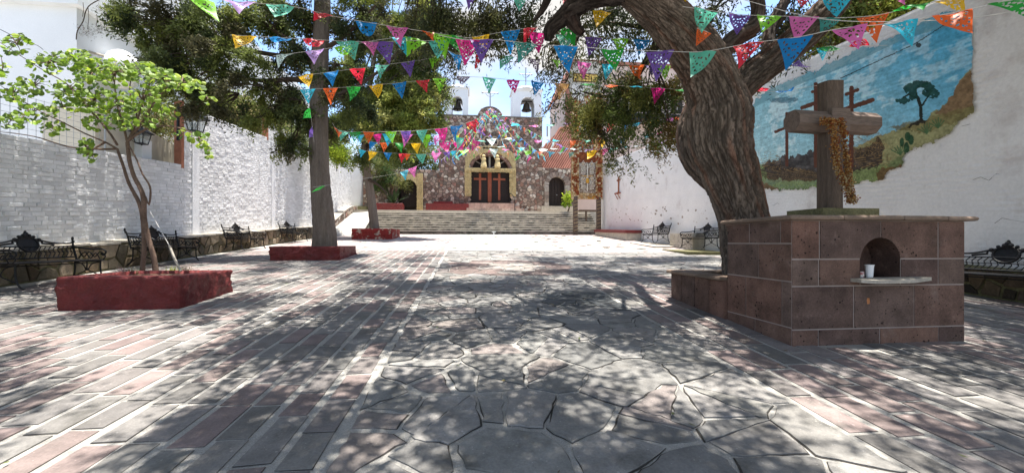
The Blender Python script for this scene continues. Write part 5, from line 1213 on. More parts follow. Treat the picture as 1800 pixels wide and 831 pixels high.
bark_tube('broken_limb', [Wr(1100, -12, 5.2), Wr(1040, 0, 5.4), Wr(1010, 15, 5.5), Wr(990, 32, 5.6), Wr(968, 52, 5.7), Wr(964, 72, 5.75)], [.13, .11, .14, .11, .09, .05], M['bark'], tC, nr=40, step=.03, amp=.34, seed=22, furrow=(9, 3), col=(.045, .036, .032))
bark_tube('broken_limb', [Wr(1000, 20, 5.5), Wr(1010, 45, 5.6), Wr(1024, 60, 5.6)], [.11, .09, .05], M['bark'], tC, nr=26, step=.03, amp=.34, seed=25, furrow=(9, 3), col=(.045, .036, .032))
bark_tube('limb', [Wr(970, -30, 5.3), Wr(962, 0, 5.4), Wr(952, 20, 5.5), Wr(938, 37, 5.6)], [.08, .055, .045, .02], M['bark'], tC, nr=14, step=.06, seed=27, col=(.05, .04, .035))
bark_tube('limb', [Wr(1192, 60, 6.0), Wr(1165, 62, 7), Wr(1150, 85, 8), Wr(1125, 125, 8.8), Wr(1095, 165, 9.4), Wr(1062, 195, 9.8)], [.12, .11, .09, .07, .05, .03], M['bark'], tC, nr=16, step=.08, seed=30, col=(.05, .04, .035))
bark_tube('branch', [Wr(1095, 165, 9.4), Wr(1060, 170, 9.7), Wr(1020, 160, 10)], [.045, .035, .015], M['bark'], tC, nr=10, step=.1, seed=31, col=(.05, .04, .035))
bark_tube('branch', [Wr(1200, 55, 6.4), Wr(1130, 48, 7.4), Wr(1060, 42, 8), Wr(985, 55, 8.4)], [.06, .045, .035, .012], M['bark'], tC, nr=10, step=.1, seed=33, col=(.05, .04, .035))
LC = [(.13, .14, .035), (.11, .15, .04), (.18, .18, .045), (.07, .10, .035), (.17, .12, .04)]
bl_ = [pxblob(1060, 185, 50, 32, 9.6, 170), pxblob(1110, 165, 60, 36, 9.2, 190), pxblob(1165, 185, 38, 45, 8.8, 130), pxblob(1055, 210, 34, 30, 9.8, 75), pxblob(1078, 255, 10, 14, 9.9, 8), pxblob(1110, 225, 55, 32, 9.6, 100), pxblob(1150, 238, 45, 22, 9.2, 40),
       pxblob(1008, 190, 22, 26, 10, 30), pxblob(1080, 275, 22, 14, 9.8, 10), pxblob(960, 190, 16, 20, 10, 5), pxblob(1180, 140, 35, 30, 8.6, 70), pxblob(1085, 130, 50, 18, 9.2, 50), pxblob(1100, 285, 14, 12, 9.6, 8)]
bl_ = [(c_, r_0, n_*.62) for (c_, r_0, n_) in bl_]
bl2 = [pxblob(1080, 55, 90, 32, 8.2, 90), pxblob(1010, 90, 40, 20, 8.6, 22), pxblob(960, 112, 24, 10, 8.8, 6), pxblob(1140, 30, 50, 25, 7.6, 40), pxblob(920, 15, 60, 30, 7.8, 60), pxblob(860, 25, 50, 28, 7.8, 130), pxblob(790, 30, 40, 45, 8, 130), pxblob(740, 40, 30, 45, 8.4, 60), pxblob(800, 110, 14, 24, 8.3, 10),
       pxblob(1020, 10, 60, 24, 7.6, 50), pxblob(1280, 10, 60, 28, 7.2, 45), pxblob(1300, 80, 24, 22, 7.2, 14), pxblob(1400, 10, 70, 22, 7.4, 70), pxblob(1355, 70, 30, 25, 7.3, 30), pxblob(1240, 40, 20, 20, 7.5, 8)]
c1, d1, k1, b1 = sprays(bl_, 42, .45, .6, .045, .014, LC, fan=.4, spread=.08, shell=.6, clump=.13)
c2, d2, k2, b2 = sprays(bl2, 40, .55, .9, .04, .012, [(.10, .11, .04), (.08, .10, .05), (.12, .12, .045), (.07, .07, .04)], fan=.35, spread=.07, shell=.6)
leafmesh('crown', np.concatenate([c1, c2]), np.concatenate([d1, d2]), .095, .026, np.concatenate([k1, k2]), M['leafC'], tC, kind='stuff')
mb = MB()
hubs = [Wr(1060, 195, 9.8), Wr(1110, 150, 9.1), Wr(1150, 110, 8.5), Wr(1060, 195, 9.8), Wr(1050, 235, 9.9), Wr(1100, 165, 9.4), Wr(1125, 150, 9.2), Wr(1020, 165, 10), Wr(1060, 240, 9.9), Wr(980, 190, 10), Wr(1165, 80, 7.8), Wr(1090, 160, 9.4), Wr(1080, 250, 9.8)]
for h, b in zip(hubs, b1): twigs(mb, h, b, .014, 8, rr)
hub2 = [Wr(1060, 42, 8), Wr(1020, 60, 8.4), Wr(985, 75, 8.6), Wr(1130, 20, 7.4), Wr(930, -20, 7.6), Wr(860, -25, 7.6), Wr(790, -40, 7.8), Wr(740, -30, 8.2), Wr(790, 70, 8.1), Wr(1020, -20, 7.4), Wr(1290, -20, 7), Wr(1310, 55, 6.8), Wr(1400, -20, 7.2), Wr(1362, 50, 6.8), Wr(1260, 20, 7.2)]
for h, b in zip(hub2, b2): twigs(mb, h, b, .022, 9, rr)
for a, b in (((1095, -22, 5.2), (1000, -60, 6)), ((1000, -60, 6), (930, -20, 7.6)), ((930, -20, 7.6), (860, -25, 7.6)), ((860, -25, 7.6), (790, -40, 7.8)), ((790, -40, 7.8), (740, -30, 8.2)), ((1140, 5, 5.4), (1130, 20, 7.4))):
    mb.tube(catmull([Wr(*a), (Wr(*a)+Wr(*b))/2+Vector((0, 0, .15)), Wr(*b)], 4), .04, 5)
mb.obj('twigs', M['twig'], tC, kind='stuff')
# the high crown of the same tree spreads over the plaza above the picture
def canopy(tree, cells, limb_from, n_leaf, mat, pal, r, ln=.10, wd=.05, nm='upper_crown'):
    bl = []
    for (x, y) in cells:
        if y > 8.5 and r.random() < .3: continue
        c = x*FW[0]+y*FW[1]; zmin = HC+.66*max(c, 0)+1.2; zz = max(gz(y)+5.6, zmin)+r.uniform(0, 1.4)
        bl.append(((x, y, zz), (r.uniform(.45, .8), r.uniform(.45, .8), r.uniform(.25, .4)), n_leaf*r.uniform(1.2, 2.2)))
    cs, ds, co, bs = sprays(bl, 30, .42, .4, ln, wd, pal, fan=.6, spread=.16, shell=.6, clump=.35)
    leafmesh(nm, cs, ds, ln, wd, co, mat, tree, kind='stuff')
    mb = MB(); lf = Vector(limb_from); done = [lf]; cs_ = sorted([Vector(q[0]) for q in bl], key=lambda q: (q-lf).length)
    for q in cs_:
        nn = min(done, key=lambda w: (w-q).length); k = min(.05, .012+.02/(1+(q-lf).length*.3))
        mb.tube(catmull([nn, (nn+q)/2+Vector((rr.uniform(-.2, .2), rr.uniform(-.2, .2), .1)), q], 3), k, 4); done.append(q)
    mb.obj('upper_limbs', M['twig'], tree, kind='stuff')
r_ = random.Random(17); cells = []
for i in range(190):
    x, y = r_.uniform(-1.5, 9.2), r_.uniform(-3, 13.4)
    if (3 < x < 8 and 1.2 < y < 3.6 and r_.random() < .5): continue
    cells.append((x, y))
canopy(tC, cells, Wr(1180, -40, 5.5), 26, M['leafC'], LC, r_)

# ---- tree A: thick straight conifer trunk on the left
tA = thing('tall_conifer', 'tall dark conifer with a thick straight trunk rising from the flat red planter', 'tree', (-5.0, 13.1, 1.2))
tc_ = 12.65
bark_tube('trunk', [Wr(571, 440, tc_), Wr(570, 400, tc_), Wr(563, 320, tc_), Wr(560, 220, tc_), Wr(562, 120, tc_), Wr(567, 0, tc_), Wr(570, -120, tc_), Wr(570, -240, tc_)], [.40, .34, .29, .27, .25, .23, .19, .11], M['barkA'], tA, nr=64, step=.05, amp=.10, seed=40, furrow=(16, .5), twist=.05)
for pts, rd in (([(560, 120), (535, 95), (505, 70), (470, 45), (430, 20)], .12), ([(560, 150), (520, 140), (470, 142), (430, 138), (390, 120)], .10), ([(562, 60), (540, 40), (530, 15), (520, -20)], .11), ([(562, 175), (600, 165), (660, 130), (700, 90)], .08), ([(565, 90), (610, 60), (660, 10)], .09),
                ([(548, 262), (535, 262), (524, 262)], .07), ([(560, 110), (500, 100), (420, 85), (340, 60), (290, 40)], .09), ([(562, 40), (480, 0), (400, -20), (300, -10)], .1)):
    bark_tube('limb', [Wr(x, y, tc_-.1*i) for i, (x, y) in enumerate(pts)], [lerp(rd, rd*.3, i/(len(pts)-1)) for i in range(len(pts))], M['twig'], tA, nr=12, step=.1, seed=50)
LA = [(.10, .125, .04), (.135, .165, .045), (.06, .08, .03), (.20, .23, .055), (.10, .095, .045)]
ba = [pxblob(215, 8, 35, 20, 11.3, 55), pxblob(262, 30, 38, 40, 11.4, 150), pxblob(320, 45, 50, 50, 11.6, 300), pxblob(290, 105, 32, 40, 11.4, 130), pxblob(340, 130, 42, 45, 11.6, 190), pxblob(390, 40, 50, 42, 12, 230), pxblob(400, 100, 45, 30, 11.8, 120), pxblob(455, 25, 50, 40, 12.2, 190), pxblob(440, 120, 50, 18, 12, 70), pxblob(370, 180, 30, 22, 11.8, 40),
      pxblob(430, 165, 40, 22, 11.9, 45), pxblob(480, 150, 45, 34, 12.2, 95), pxblob(500, 90, 45, 32, 12.4, 110), pxblob(520, 200, 34, 38, 12.4, 130), pxblob(530, 30, 50, 36, 12.6, 150), pxblob(600, 40, 50, 45, 12.9, 170), pxblob(600, 110, 45, 40, 12.8, 120), pxblob(610, 180, 40, 34, 12.6, 100), pxblob(470, 215, 40, 20, 12.4, 60), pxblob(560, 225, 34, 22, 12.9, 70), pxblob(515, 255, 26, 20, 12.6, 40), pxblob(660, 60, 40, 50, 13, 110)]
ba = [(c_, r_0, n_*.62) for (c_, r_0, n_) in ba]
c1, d1, k1, b1 = sprays(ba, 54, .42, .5, .05, .02, LA, fan=.4, spread=.11, shell=.55, clump=.10)
leafmesh('crown', c1, d1, .12, .040, k1, M['leafA'], tA, kind='stuff')
mb = MB()
for b, blb in zip(b1, ba): twigs(mb, Vector(blb[0])*.75+Wr(560, 120, tc_)*.25, b, .025, 9, rr)
# bare hanging twigs in front of the white house
for (x, y0, y1) in ((155, 15, 52), (170, 25, 45), (198, 10, 60), (232, 30, 68), (146, 5, 30)): mb.tube([Wr(x, y0, 11), Wr(x+1, (y0+y1)/2, 11), Wr(x-1, y1, 11)], .006, 4)
mb.tube(catmull([Wr(185, -5, 11), Wr(160, 8, 11), Wr(151, 20, 11), Wr(146, 38, 11), Wr(136, 55, 11), Wr(134, 70, 11)], 4), .012, 5)
mb.obj('twigs', M['twig'], tA, kind='stuff')
for (x, y) in ((154, 54), (171, 49), (180, 19)):
    cs, ds, co, _ = sprays([(W(x, y, 11), (.05, .05, .05), 12)], 14, .12, .1, .05, .01, [(.05, .035, .025), (.08, .06, .035)], fan=1, spread=.4); leafmesh('ball_moss', cs, ds, .06, .01, co, M['leafA'], tA, kind='stuff')
r_ = random.Random(19); cells = []
for i in range(155):
    x, y = r_.uniform(-9.2, 0), r_.uniform(-2, 14.6)
    if (-9 < x < -3.5 and 4.5 < y < 8 and r_.random() < .55): continue
    cells.append((x, y))
canopy(tA, cells, Wr(570, -160, tc_), 24, M['leafA'], LA, r_)

# ---- tree D: thin trunk with lit yellowish crown by the steps
tD = thing('slender_tree', 'slender tree with a thin leaning trunk and sunlit yellow-green crown by the steps', 'tree', (-5.2, 23.2, 2))
bark_tube('trunk', [Wr(659, 408, 22.5), Wr(655, 370, 22.5), Wr(650, 330, 22.5), Wr(645, 290, 22.4), Wr(642, 230, 22.3), Wr(650, 150, 22.2), Wr(665, 60, 22)], [.28, .24, .22, .20, .18, .14, .08], M['barkA'], tD, nr=30, step=.1, amp=.1, seed=60, furrow=(9, .6))
for pts in ([(648, 315), (665, 325), (680, 340)], [(645, 260), (680, 230), (720, 200), (750, 180)], [(650, 170), (700, 130), (740, 100)], [(650, 200), (625, 170), (600, 130)]):
    bark_tube('limb', [Wr(x, y, 22.2) for (x, y) in pts], [.10, .07, .05, .03][:len(pts)], M['twig'], tD, nr=8, step=.2, seed=61)
LD = [(.22, .26, .05), (.30, .32, .07), (.15, .19, .045), (.36, .36, .10), (.10, .13, .04)]
bd = [pxblob(630, 215, 42, 28, 22, 190), pxblob(690, 210, 50, 34, 22, 330), pxblob(728, 200, 36, 34, 21.5, 280), pxblob(752, 170, 20, 26, 21.5, 120), pxblob(700, 150, 45, 38, 22, 260), pxblob(738, 130, 32, 30, 21.8, 200), pxblob(700, 90, 50, 38, 22, 240), pxblob(744, 85, 28, 30, 22, 130), pxblob(740, 45, 36, 40, 22, 170), pxblob(690, 30, 50, 34, 22, 170), pxblob(640, 150, 40, 34, 22.4, 150), pxblob(735, 238, 24, 18, 22, 80), pxblob(690, 255, 34, 16, 22.5, 90), pxblob(642, 285, 12, 12, 22.3, 30), pxblob(640, 80, 40, 40, 23, 120), pxblob(720, -10, 60, 26, 22, 110)]
c1, d1, k1, b1 = sprays(bd, 62, .6, .4, .09, .04, LD, fan=.5, spread=.12, shell=.45, clump=.11)
leafmesh('crown', c1, d1, .17, .065, k1, M['leafA'], tD, kind='stuff')
mb = MB()
for b, blb in zip(b1, bd): twigs(mb, Vector(blb[0])*.6+Wr(648, 180, 22.2)*.4, b, .04, 6, rr)
mb.obj('twigs', M['twig'], tD, kind='stuff')

# ---- trees and shrubs behind the walls
def shrub(name, label, cat, blobs, pal, base, ln=.12, wd=.06, per=40, mat='leafC', group=None, trunk=True, spl=.5):
    t = thing(name, label, cat, base, group)
    cs, ds, co, bs = sprays(blobs, per, spl, .25, ln, wd, pal, fan=.8, spread=.22, shell=.45); leafmesh('foliage', cs, ds, ln, wd, co, M[mat], t, kind='stuff')
    mb = MB()
    for bb, blb in zip(bs, blobs):
        cc_ = Vector(blb[0]); bp = Vector(base)
        if trunk: mb.tube(catmull([bp, (bp+cc_)/2+Vector((rr.uniform(-.2, .2), 0, .1)), cc_], 4), [lerp(.07, .025, j/8) for j in range(9)], 5)
        twigs(mb, cc_, bb, .02, 5, rr)
    mb.obj('stem', M['twig'], t, kind='stuff')
    return t
LY_ = [(.17, .20, .05), (.22, .22, .08), (.12, .15, .04), (.25, .20, .10)]; LG = [(.20, .28, .02), (.26, .33, .03), (.15, .24, .02)]
shrub('wall_shrub', 'pale yellowish shrub above the white wall right of the first lantern', 'shrub', [pxblob(390, 185, 36, 18, 17, 120), pxblob(440, 200, 36, 20, 18, 160), pxblob(350, 185, 25, 20, 16.5, 60)], LY_, (-11, 18, 4), mat='leafC')
shrub('wall_shrub', 'dark green shrub above the white wall just left of the thick trunk', 'shrub', [pxblob(490, 225, 32, 20, 20, 120), pxblob(520, 245, 24, 18, 21, 90)], LA+LY_[:1], (-11.5, 21, 4.5), mat='leafC')
shrub('wall_shrub', 'brilliant lime green shrub above the white wall right of the thick trunk', 'shrub', [pxblob(585, 258, 18, 16, 24, 110), pxblob(596, 268, 10, 10, 24, 40)], LG, (-10.6, 24, 5.5), mat='leafC')
shrub('wall_shrub', 'speckled olive shrub on the cream outbuilding behind the small tree', 'shrub', [pxblob(290, 215, 24, 22, 13.2, 110), pxblob(275, 195, 22, 14, 13.4, 60)], LY_+LA[:2], (-10.5, 13.5, 3.6), mat='leafC', ln=.07, wd=.04)
shrub('background_tree', 'dark green tree behind the church wing, left of the bell tower', 'tree', [pxblob(700, 280, 40, 24, 36, 200), pxblob(750, 275, 30, 26, 36, 150), pxblob(660, 270, 34, 30, 36, 160), pxblob(760, 215, 10, 16, 38, 20)], LA+LD[2:3], (-6, 38, 4.5), ln=.2, wd=.1, mat='leafA', spl=.9)
shrub('corner_bush', 'tall leafy bush growing in the corner left of the side door arch', 'bush', [pxblob(672, 300, 14, 18, 31.5, 110), pxblob(690, 320, 20, 20, 31.6, 130), pxblob(662, 330, 8, 20, 31.4, 40)], [(.05, .09, .025), (.09, .12, .03), (.13, .14, .04)], (aY(690, 355, 31.4)[0], 31.4, ZL+.4), ln=.16, wd=.06, mat='leafA', spl=.6)
shrub('potted_bush', 'small bright yellow-green bush right of the right side door', 'bush', [pxblob(998, 352, 6, 7, 30.8, 26)], LG, (aY(998, 368, 30.9)[0], 30.9, ZL), ln=.2, wd=.12, mat='leafC', per=24, spl=.3)
shrub('flowering_bush', 'small pale grey flowering bush beside the mosaic panel', 'bush', [pxblob(1064, 354, 7, 9, 28.6, 26)], [(.5, .5, .47), (.3, .33, .25), (.6, .6, .58)], (aY(1064, 372, 28.6)[0], 28.6, 3), ln=.1, wd=.07, mat='leafC', per=30, spl=.3)
shrub('wall_tree', 'leafy yellow-green tree showing over the top of the right wall near the mural', 'tree', [pxblob(1520, 15, 50, 20, 11.5, 190), pxblob(1590, 2, 55, 18, 11, 170), pxblob(1470, 40, 40, 22, 12, 120), pxblob(1490, 75, 34, 20, 12.5, 70), pxblob(1640, -20, 50, 18, 10.8, 110)], [(.16, .20, .03), (.22, .24, .04), (.09, .12, .03), (.12, .08, .03)], (11.2, 8, 3), ln=.11, wd=.06)
shrub('wall_creeper', 'sparse creeper trailing along the top of the right wall behind the forked limb', 'creeper', [pxblob(1400, 115, 34, 18, 12.6, 60), pxblob(1340, 140, 28, 14, 13.4, 50), pxblob(1440, 105, 22, 12, 12, 30)], [(.16, .20, .03), (.10, .12, .03), (.12, .08, .03)], (9.8, 11.5, 5.8), ln=.09, wd=.05, trunk=False)
# palm-like plant in the terrace planter
t = thing('palm_plant', 'dark green palm-like plant in the red planter on the terrace', 'plant', ((a0+a1)/2, 31.3, zp-.05))
mb = MB(); r_ = random.Random(6)
for k in range(26):
    a = r_.uniform(0, 2*PI); e = r_.uniform(.5, 1.35); Lf = r_.uniform(.9, 1.9); prev = []
    for j in range(6):
        s = j/5; rr_ = Lf*s*math.cos(e)+.15*s; zq = Lf*s*math.sin(e)-.35*s*s*Lf*.6; w = .07*math.sin(PI*min(1, s*.9+.12)); c = ((a0+a1)/2+rr_*math.cos(a), 31.3+rr_*math.sin(a)*.35, zp-.05+zq); prev.append((c[0]-w*math.sin(a)-w*.5, c[1], c[2])); prev.append((c[0]+w*math.sin(a)+w*.5, c[1], c[2]))
    mb.add(prev, [(2*j, 2*j+1, 2*j+3, 2*j+2) for j in range(5)], jit((.045, .075, .025), .3, r_))
mb.obj('fronds', M['leafA'], t)

# ---- tree B: small tree with round leaves in the first planter
tB = thing('round_leaved_tree', 'small multi-stemmed tree with big round bright leaves in the front left red planter', 'tree', (-4.95, 6.9, Z1-.05))
T0 = 7.0
for pts, rd in (([(250, 478), (253, 440), (252, 400), (246, 360), (228, 325), (216, 290), (206, 262)], [.040, .034, .032, .030, .026, .022, .02]), ([(274, 478), (270, 450), (261, 420), (254, 385), (252, 345), (236, 310), (228, 285), (224, 250)], [.045, .040, .038, .038, .036, .032, .03, .028]), ([(256, 345), (262, 360), (264, 330), (250, 305), (240, 280), (226, 255)], [.012, .015, .015, .014, .013, .012])):
    bark_tube('trunk', [Wr(x, y, T0) for x, y in pts], rd, M['barkB'], tB, nr=12, step=.04, amp=.15, seed=70, furrow=(4, 3))
BR_ = [[(206, 262), (185, 250), (150, 235), (110, 215), (60, 190), (0, 150)], [(206, 262), (170, 262), (120, 258), (60, 240), (0, 232)], [(224, 250), (215, 215), (205, 180), (200, 140), (190, 110)], [(224, 250), (235, 225), (240, 200), (228, 160), (235, 120)], [(224, 250), (250, 215), (275, 175), (300, 150), (320, 140)], [(228, 245), (262, 225), (300, 222), (340, 235), (370, 262)], [(206, 255), (190, 230), (160, 195), (120, 150), (70, 120), (0, 75)], [(230, 240), (245, 200), (262, 150), (270, 120)], [(185, 250), (165, 262), (150, 275)]]
mb = MB()
for i, b in enumerate(BR_): mb.tube(catmull([Wr(x, y, T0-.25*math.sin(i*1.7)*k/3) for k, (x, y) in enumerate(b)], 5), [lerp(.02, .005, j/((len(b)-1)*5)) for j in range((len(b)-1)*5+1)], 6)
r_ = random.Random(51); leaves = []
LBL = [(30, 78, 26, 20, 40), (85, 112, 38, 20, 60), (130, 105, 34, 20, 75), (165, 125, 38, 24, 100), (205, 128, 34, 26, 95), (250, 128, 34, 20, 75), (285, 140, 30, 20, 60), (320, 145, 24, 14, 38), (345, 155, 20, 12, 18), (120, 160, 36, 20, 60), (165, 175, 34, 24, 85), (210, 185, 34, 24, 70), (250, 175, 32, 26, 70), (60, 150, 34, 20, 34), (25, 165, 26, 20, 34), (55, 200, 32, 18, 42), (20, 212, 24, 16, 34), (95, 225, 28, 12, 20), (210, 215, 34, 14, 46), (170, 215, 24, 14, 26), (150, 258, 14, 16, 30), (163, 275, 8, 10, 10), (350, 245, 20, 14, 28), (368, 268, 9, 12, 12), (320, 235, 14, 8, 10), (295, 195, 24, 16, 14), (265, 215, 16, 8, 10), (5, 120, 14, 30, 16), (365, 175, 14, 8, 8), (110, 190, 30, 18, 30)]
for (x, y, rx, ry, n) in LBL:
    n = int(n*1.45); hub = Wr(x, y, T0+r_.uniform(-.5, .5))
    for k in range(n):
        a = r_.uniform(0, 2*PI); q = math.sqrt(r_.random()); P_ = Wr(x+rx*q*math.cos(a), y+ry*q*math.sin(a), T0+r_.uniform(-.75, .75)); leaves.append(P_)
        if k % 4 == 0: m_ = (hub+P_)/2; mb.tube([hub, m_+Vector((0, 0, .03)), P_], [.007, .005, .003], 4)
mb.obj('branches', M['barkB'], tB)
def leafpoly(c, nrm, s, r):
    n = Vector(nrm).normalized(); u = n.orthogonal().normalized(); u.rotate(Matrix.Rotation(r.uniform(0, 6.3), 3, n)); w = n.cross(u); pts = [c+u*s*.0-w*s*.95*.0]
    ring = [(0.0, -.82), (.48, -.98), (.95, -.45), (1.0, .2), (.62, .8), (0, 1.0), (-.62, .8), (-1.0, .2), (-.95, -.45), (-.48, -.98)]
    v = [c]+[c+u*s*a+w*s*b+n*s*(-.22*abs(a)) for a, b in ring]; return v, [(0, i+1, (i+1) % 10+1) for i in range(10)]
lv, lf = leafpoly(Vector((0, 0, 0)), (0, 0, 1), 1, random.Random(1)); lme = bpy.data.meshes.new('leaf'); lme.from_pydata([tuple(p) for p in lv], [], lf); lme.materials.append(M['leafB'])
r_.shuffle(leaves); leaves.sort(key=lambda p: (p.x*FW[0]+p.y*FW[1])); mb = MB(); pl_ = parent_loc(tB)
for i, P_ in enumerate(leaves):
    nrm = Vector((r_.gauss(0, .7)+.2, r_.gauss(0, .7)-.6, r_.uniform(.2, 1))).normalized(); s = r_.uniform(.024, .050)
    if i < 300:
        o = bpy.data.objects.new('leaf', lme); C.objects.link(o); o.parent = tB; o.location = P_-pl_; o.rotation_mode = 'QUATERNION'; q = nrm.to_track_quat('Z', 'Y'); o.rotation_quaternion = q; o.scale = (s, s, s)
    else:
        v, f = leafpoly(P_, nrm, s, r_); k = r_.uniform(.7, 1.3); mb.add(v, f, tuple(x*k for x in r_.choice([(.18, .30, .03), (.25, .37, .03), (.10, .18, .03), (.32, .42, .04), (.14, .23, .03)])))
mb.obj('foliage', M['leafBt'], tB, kind='stuff')
t = thing('support_stake', 'thin pale stake tied to the small tree with a string', 'stake', W(318, 472, 6.7)); mb = MB(); mb.tube(catmull([Wr(318, 476, 6.7), Wr(307, 455, 6.75), Wr(298, 432, 6.8)], 4), .02, 6); mb.obj('stick', M['slab'], t); mb = MB(); mb.tube([Wr(298, 432, 6.8), Wr(264, 372, 7)], .004, 4); mb.obj('string', M['cord'], t)
for (x, y, col, lb) in ((303, 470, [(.3, .36, .08), (.4, .4, .15)], 'small yellow-green agave in the front left planter beside the stems'), (218, 474, [(.3, .2, .22), (.2, .14, .1)], 'low dry flowering plant left of the stems in the front left planter'), (236, 476, [(.1, .14, .05), (.15, .13, .06)], 'low dark green weeds at the foot of the small tree stems'), (327, 468, [(.3, .24, .2), (.2, .18, .1)], 'small dry weed at the right corner of the front left planter')):
    c = G(x, y, .40); mb = MB()
    for k in range(34):
        a = r_.uniform(0, 2*PI); h = r_.uniform(.05, .15); d = r_.uniform(.03, .12); w = r_.uniform(.004, .012); o_ = (r_.gauss(0, .05), r_.gauss(0, .03))
        p = Vector((c[0]+o_[0], c[1]+o_[1], Z1-.05)); mb.add([p+Vector((-w, 0, 0)), p+Vector((w, 0, 0)), p+Vector((math.cos(a)*d, math.sin(a)*d, h))], [(0, 1, 2)], jit(r_.choice(col), .2, r_))
    tag(mb.obj('planter_plant', M['leafC']), lb, 'plant')

# ================================================================== BUNTING
CO = dict(y=(.82, .50, .02), g=(.03, .36, .05), l=(.25, .66, .04), b=(.01, .24, .62), c=(.04, .50, .68), t=(.13, .55, .40), p=(.17, .09, .40), v=(.50, .32, .68), k=(.78, .18, .50), m=(.72, .03, .26), r=(.74, .03, .06), o=(.85, .15, .03), w=(.62, .80, .78), n=(.45, .26, .10), d=(.06, .30, .26), a=(.22, .18, .27))
CN = dict(y='yellow', g='green', l='lime', b='blue', c='cyan', t='mint', p='purple', v='lilac', k='pink', m='magenta', r='red', o='orange', w='pale mint', n='ochre', d='teal', a='grey purple')
PM = {}
for k, c in CO.items(): PM[k] = bsdf('cut paper '+CN[k], c, .45, .35, 0, var=.10, vscale=6, transl=.5)
def pennant_mesh(seed):
    r = random.Random(seed); n = 16; v = []; idx = {}
    curl = r.uniform(-.22, .22); tipx = r.uniform(-.22, .22); tw = r.uniform(-.3, .3)
    for i in range(n+1):            # row from the top edge down
        for j in range(n+1-i):
            x = -.5+(j+i*.5)/n; z = -i/n
            y = curl*math.sin(PI*(-z))+tw*x*z*2+.035*math.sin(x*11+z*5+seed)*(-z+.2)+.035*math.sin(z*8+x*6+seed); idx[(i, j)] = len(v); v.append((x+tipx*z*z, y, z*1.02))
    # symmetric cut-out pattern: rosette ring plus scattered slots
    def cut(x, z):
        x = abs(x); d = math.hypot(x, z+.34); a = math.atan2(z+.34, x)
        if z > -.08 or x > .5-.5*(-z)-.055: return False
        if seed % 4 == 0: return (.10 < d < .17 and math.sin(a*4+.6) > -.1) or (.22 < d < .27 and math.sin(a*9) > .2) or (d > .32 and math.sin(x*60)*math.sin(z*50) > .35)
        if seed % 4 == 1: return math.sin(x*46+.8)*math.sin(z*40) > .32
        if seed % 4 == 2: return (d < .20 and math.sin(a*6) > .1 and d > .06) or (.62 < -z < .9 and x < .03) or (d > .25 and math.sin(x*50)*math.cos(z*44) > .45)
        return math.sin(x*38)*math.cos(z*30+.5) > .55
    f = []
    for i in range(n):
        for j in range(n-i):
            for tri in (((i, j), (i, j+1), (i+1, j)), ((i, j+1), (i+1, j+1), (i+1, j))):
                if any(q not in idx for q in tri): continue
                q = [idx[w] for w in tri]; cx = sum(v[w][0] for w in q)/3; cz = sum(v[w][2] for w in q)/3
                if not cut(cx, cz): f.append(q)
    me = bpy.data.meshes.new('pennant'); me.from_pydata(v, [], f); me.materials.append(PM['y']); return me
PEN = [pennant_mesh(s) for s in range(12)]
PW = .30
def bunting(label, cord, flags, sz=PW, endcord=None, slack=0):
    """cord: (px, py, t) control points; flags: (px, colour key, swing degrees[, scale])"""
    P3 = catmull([Wr(*c) for c in cord], 14)
    pxs = [CXP+FPX*(p.x*RT[0]+p.y*RT[1])/(p.x*FW[0]+p.y*FW[1]) for p in P3]
    t = thing('bunting_string', label, 'bunting', tuple(P3[0]), 'strings of cut paper pennants over the plaza')
    mb = MB(); mb.tube(P3, .0035, 4); mb.obj('cord', M['cord'], t)
    r = random.Random(len(label)*7+int(cord[0][0])); base = P3[0]
    for fl in flags:
        px, key, sw = fl[:3]; s = sz*(fl[3] if len(fl) > 3 else 1)
        i = min(range(len(pxs)-1), key=lambda i: abs((pxs[i]+pxs[i+1])/2-px)); den = (pxs[i+1]-pxs[i]) or 1; u = min(1, max(0, (px-pxs[i])/den)); p = P3[i].lerp(P3[i+1], u)
        X = (P3[i+1]-P3[i]).normalized()
        if X.dot(Vector((RT[0], RT[1], 0))) < 0: X = -X
        Y0 = Vector((0, 0, 1)).cross(X).normalized(); Z0 = X.cross(Y0).normalized()
        a = math.radians(sw+r.uniform(-12, 16)); Z = Z0*math.cos(a)+Y0*math.sin(a); Y = Z.cross(X)
        yaw = math.radians(r.uniform(-7, 7)); X2 = X*math.cos(yaw)+Z*math.sin(yaw); Z2 = Z*math.cos(yaw)-X*math.sin(yaw)
        if r.random() < .5: X2 = -X2; Y = -Y
        me = PEN[r.randrange(12)]; o = bpy.data.objects.new('pennant', me); C.objects.link(o); o.parent = t
        sx = s*r.uniform(.93, 1.05); sz_ = s*r.uniform(.95, 1.1)
        m = Matrix.Identity(4)
        for q in range(3): m[q][0] = X2[q]*sx; m[q][1] = Y[q]*s; m[q][2] = Z2[q]*sz_; m[q][3] = (p-base)[q]
        o.matrix_local = m; o.material_slots[0].link = 'OBJECT'; o.material_slots[0].material = PM[key]
    return t
bunting('top left string, lime pennant at the upper edge then lilac, mint, red, blue', [(290, -40, 4.6), (345, -8, 4.9), (400, 2, 5.2), (515, 12, 5.4), (592, 30, 5.5), (722, 52, 5.6), (830, 68, 6)],
        [(352, 'l', 20, 1.2), (424, 'v', 50, 1.25), (492, 't', 45, 1.2), (570, 'r', 50), (644, 'b', 40), (698, 'k', 15, 1.1), (750, 'o', 25, .75), (775, 'l', 0, 1.1), (798, 'g', 15)])
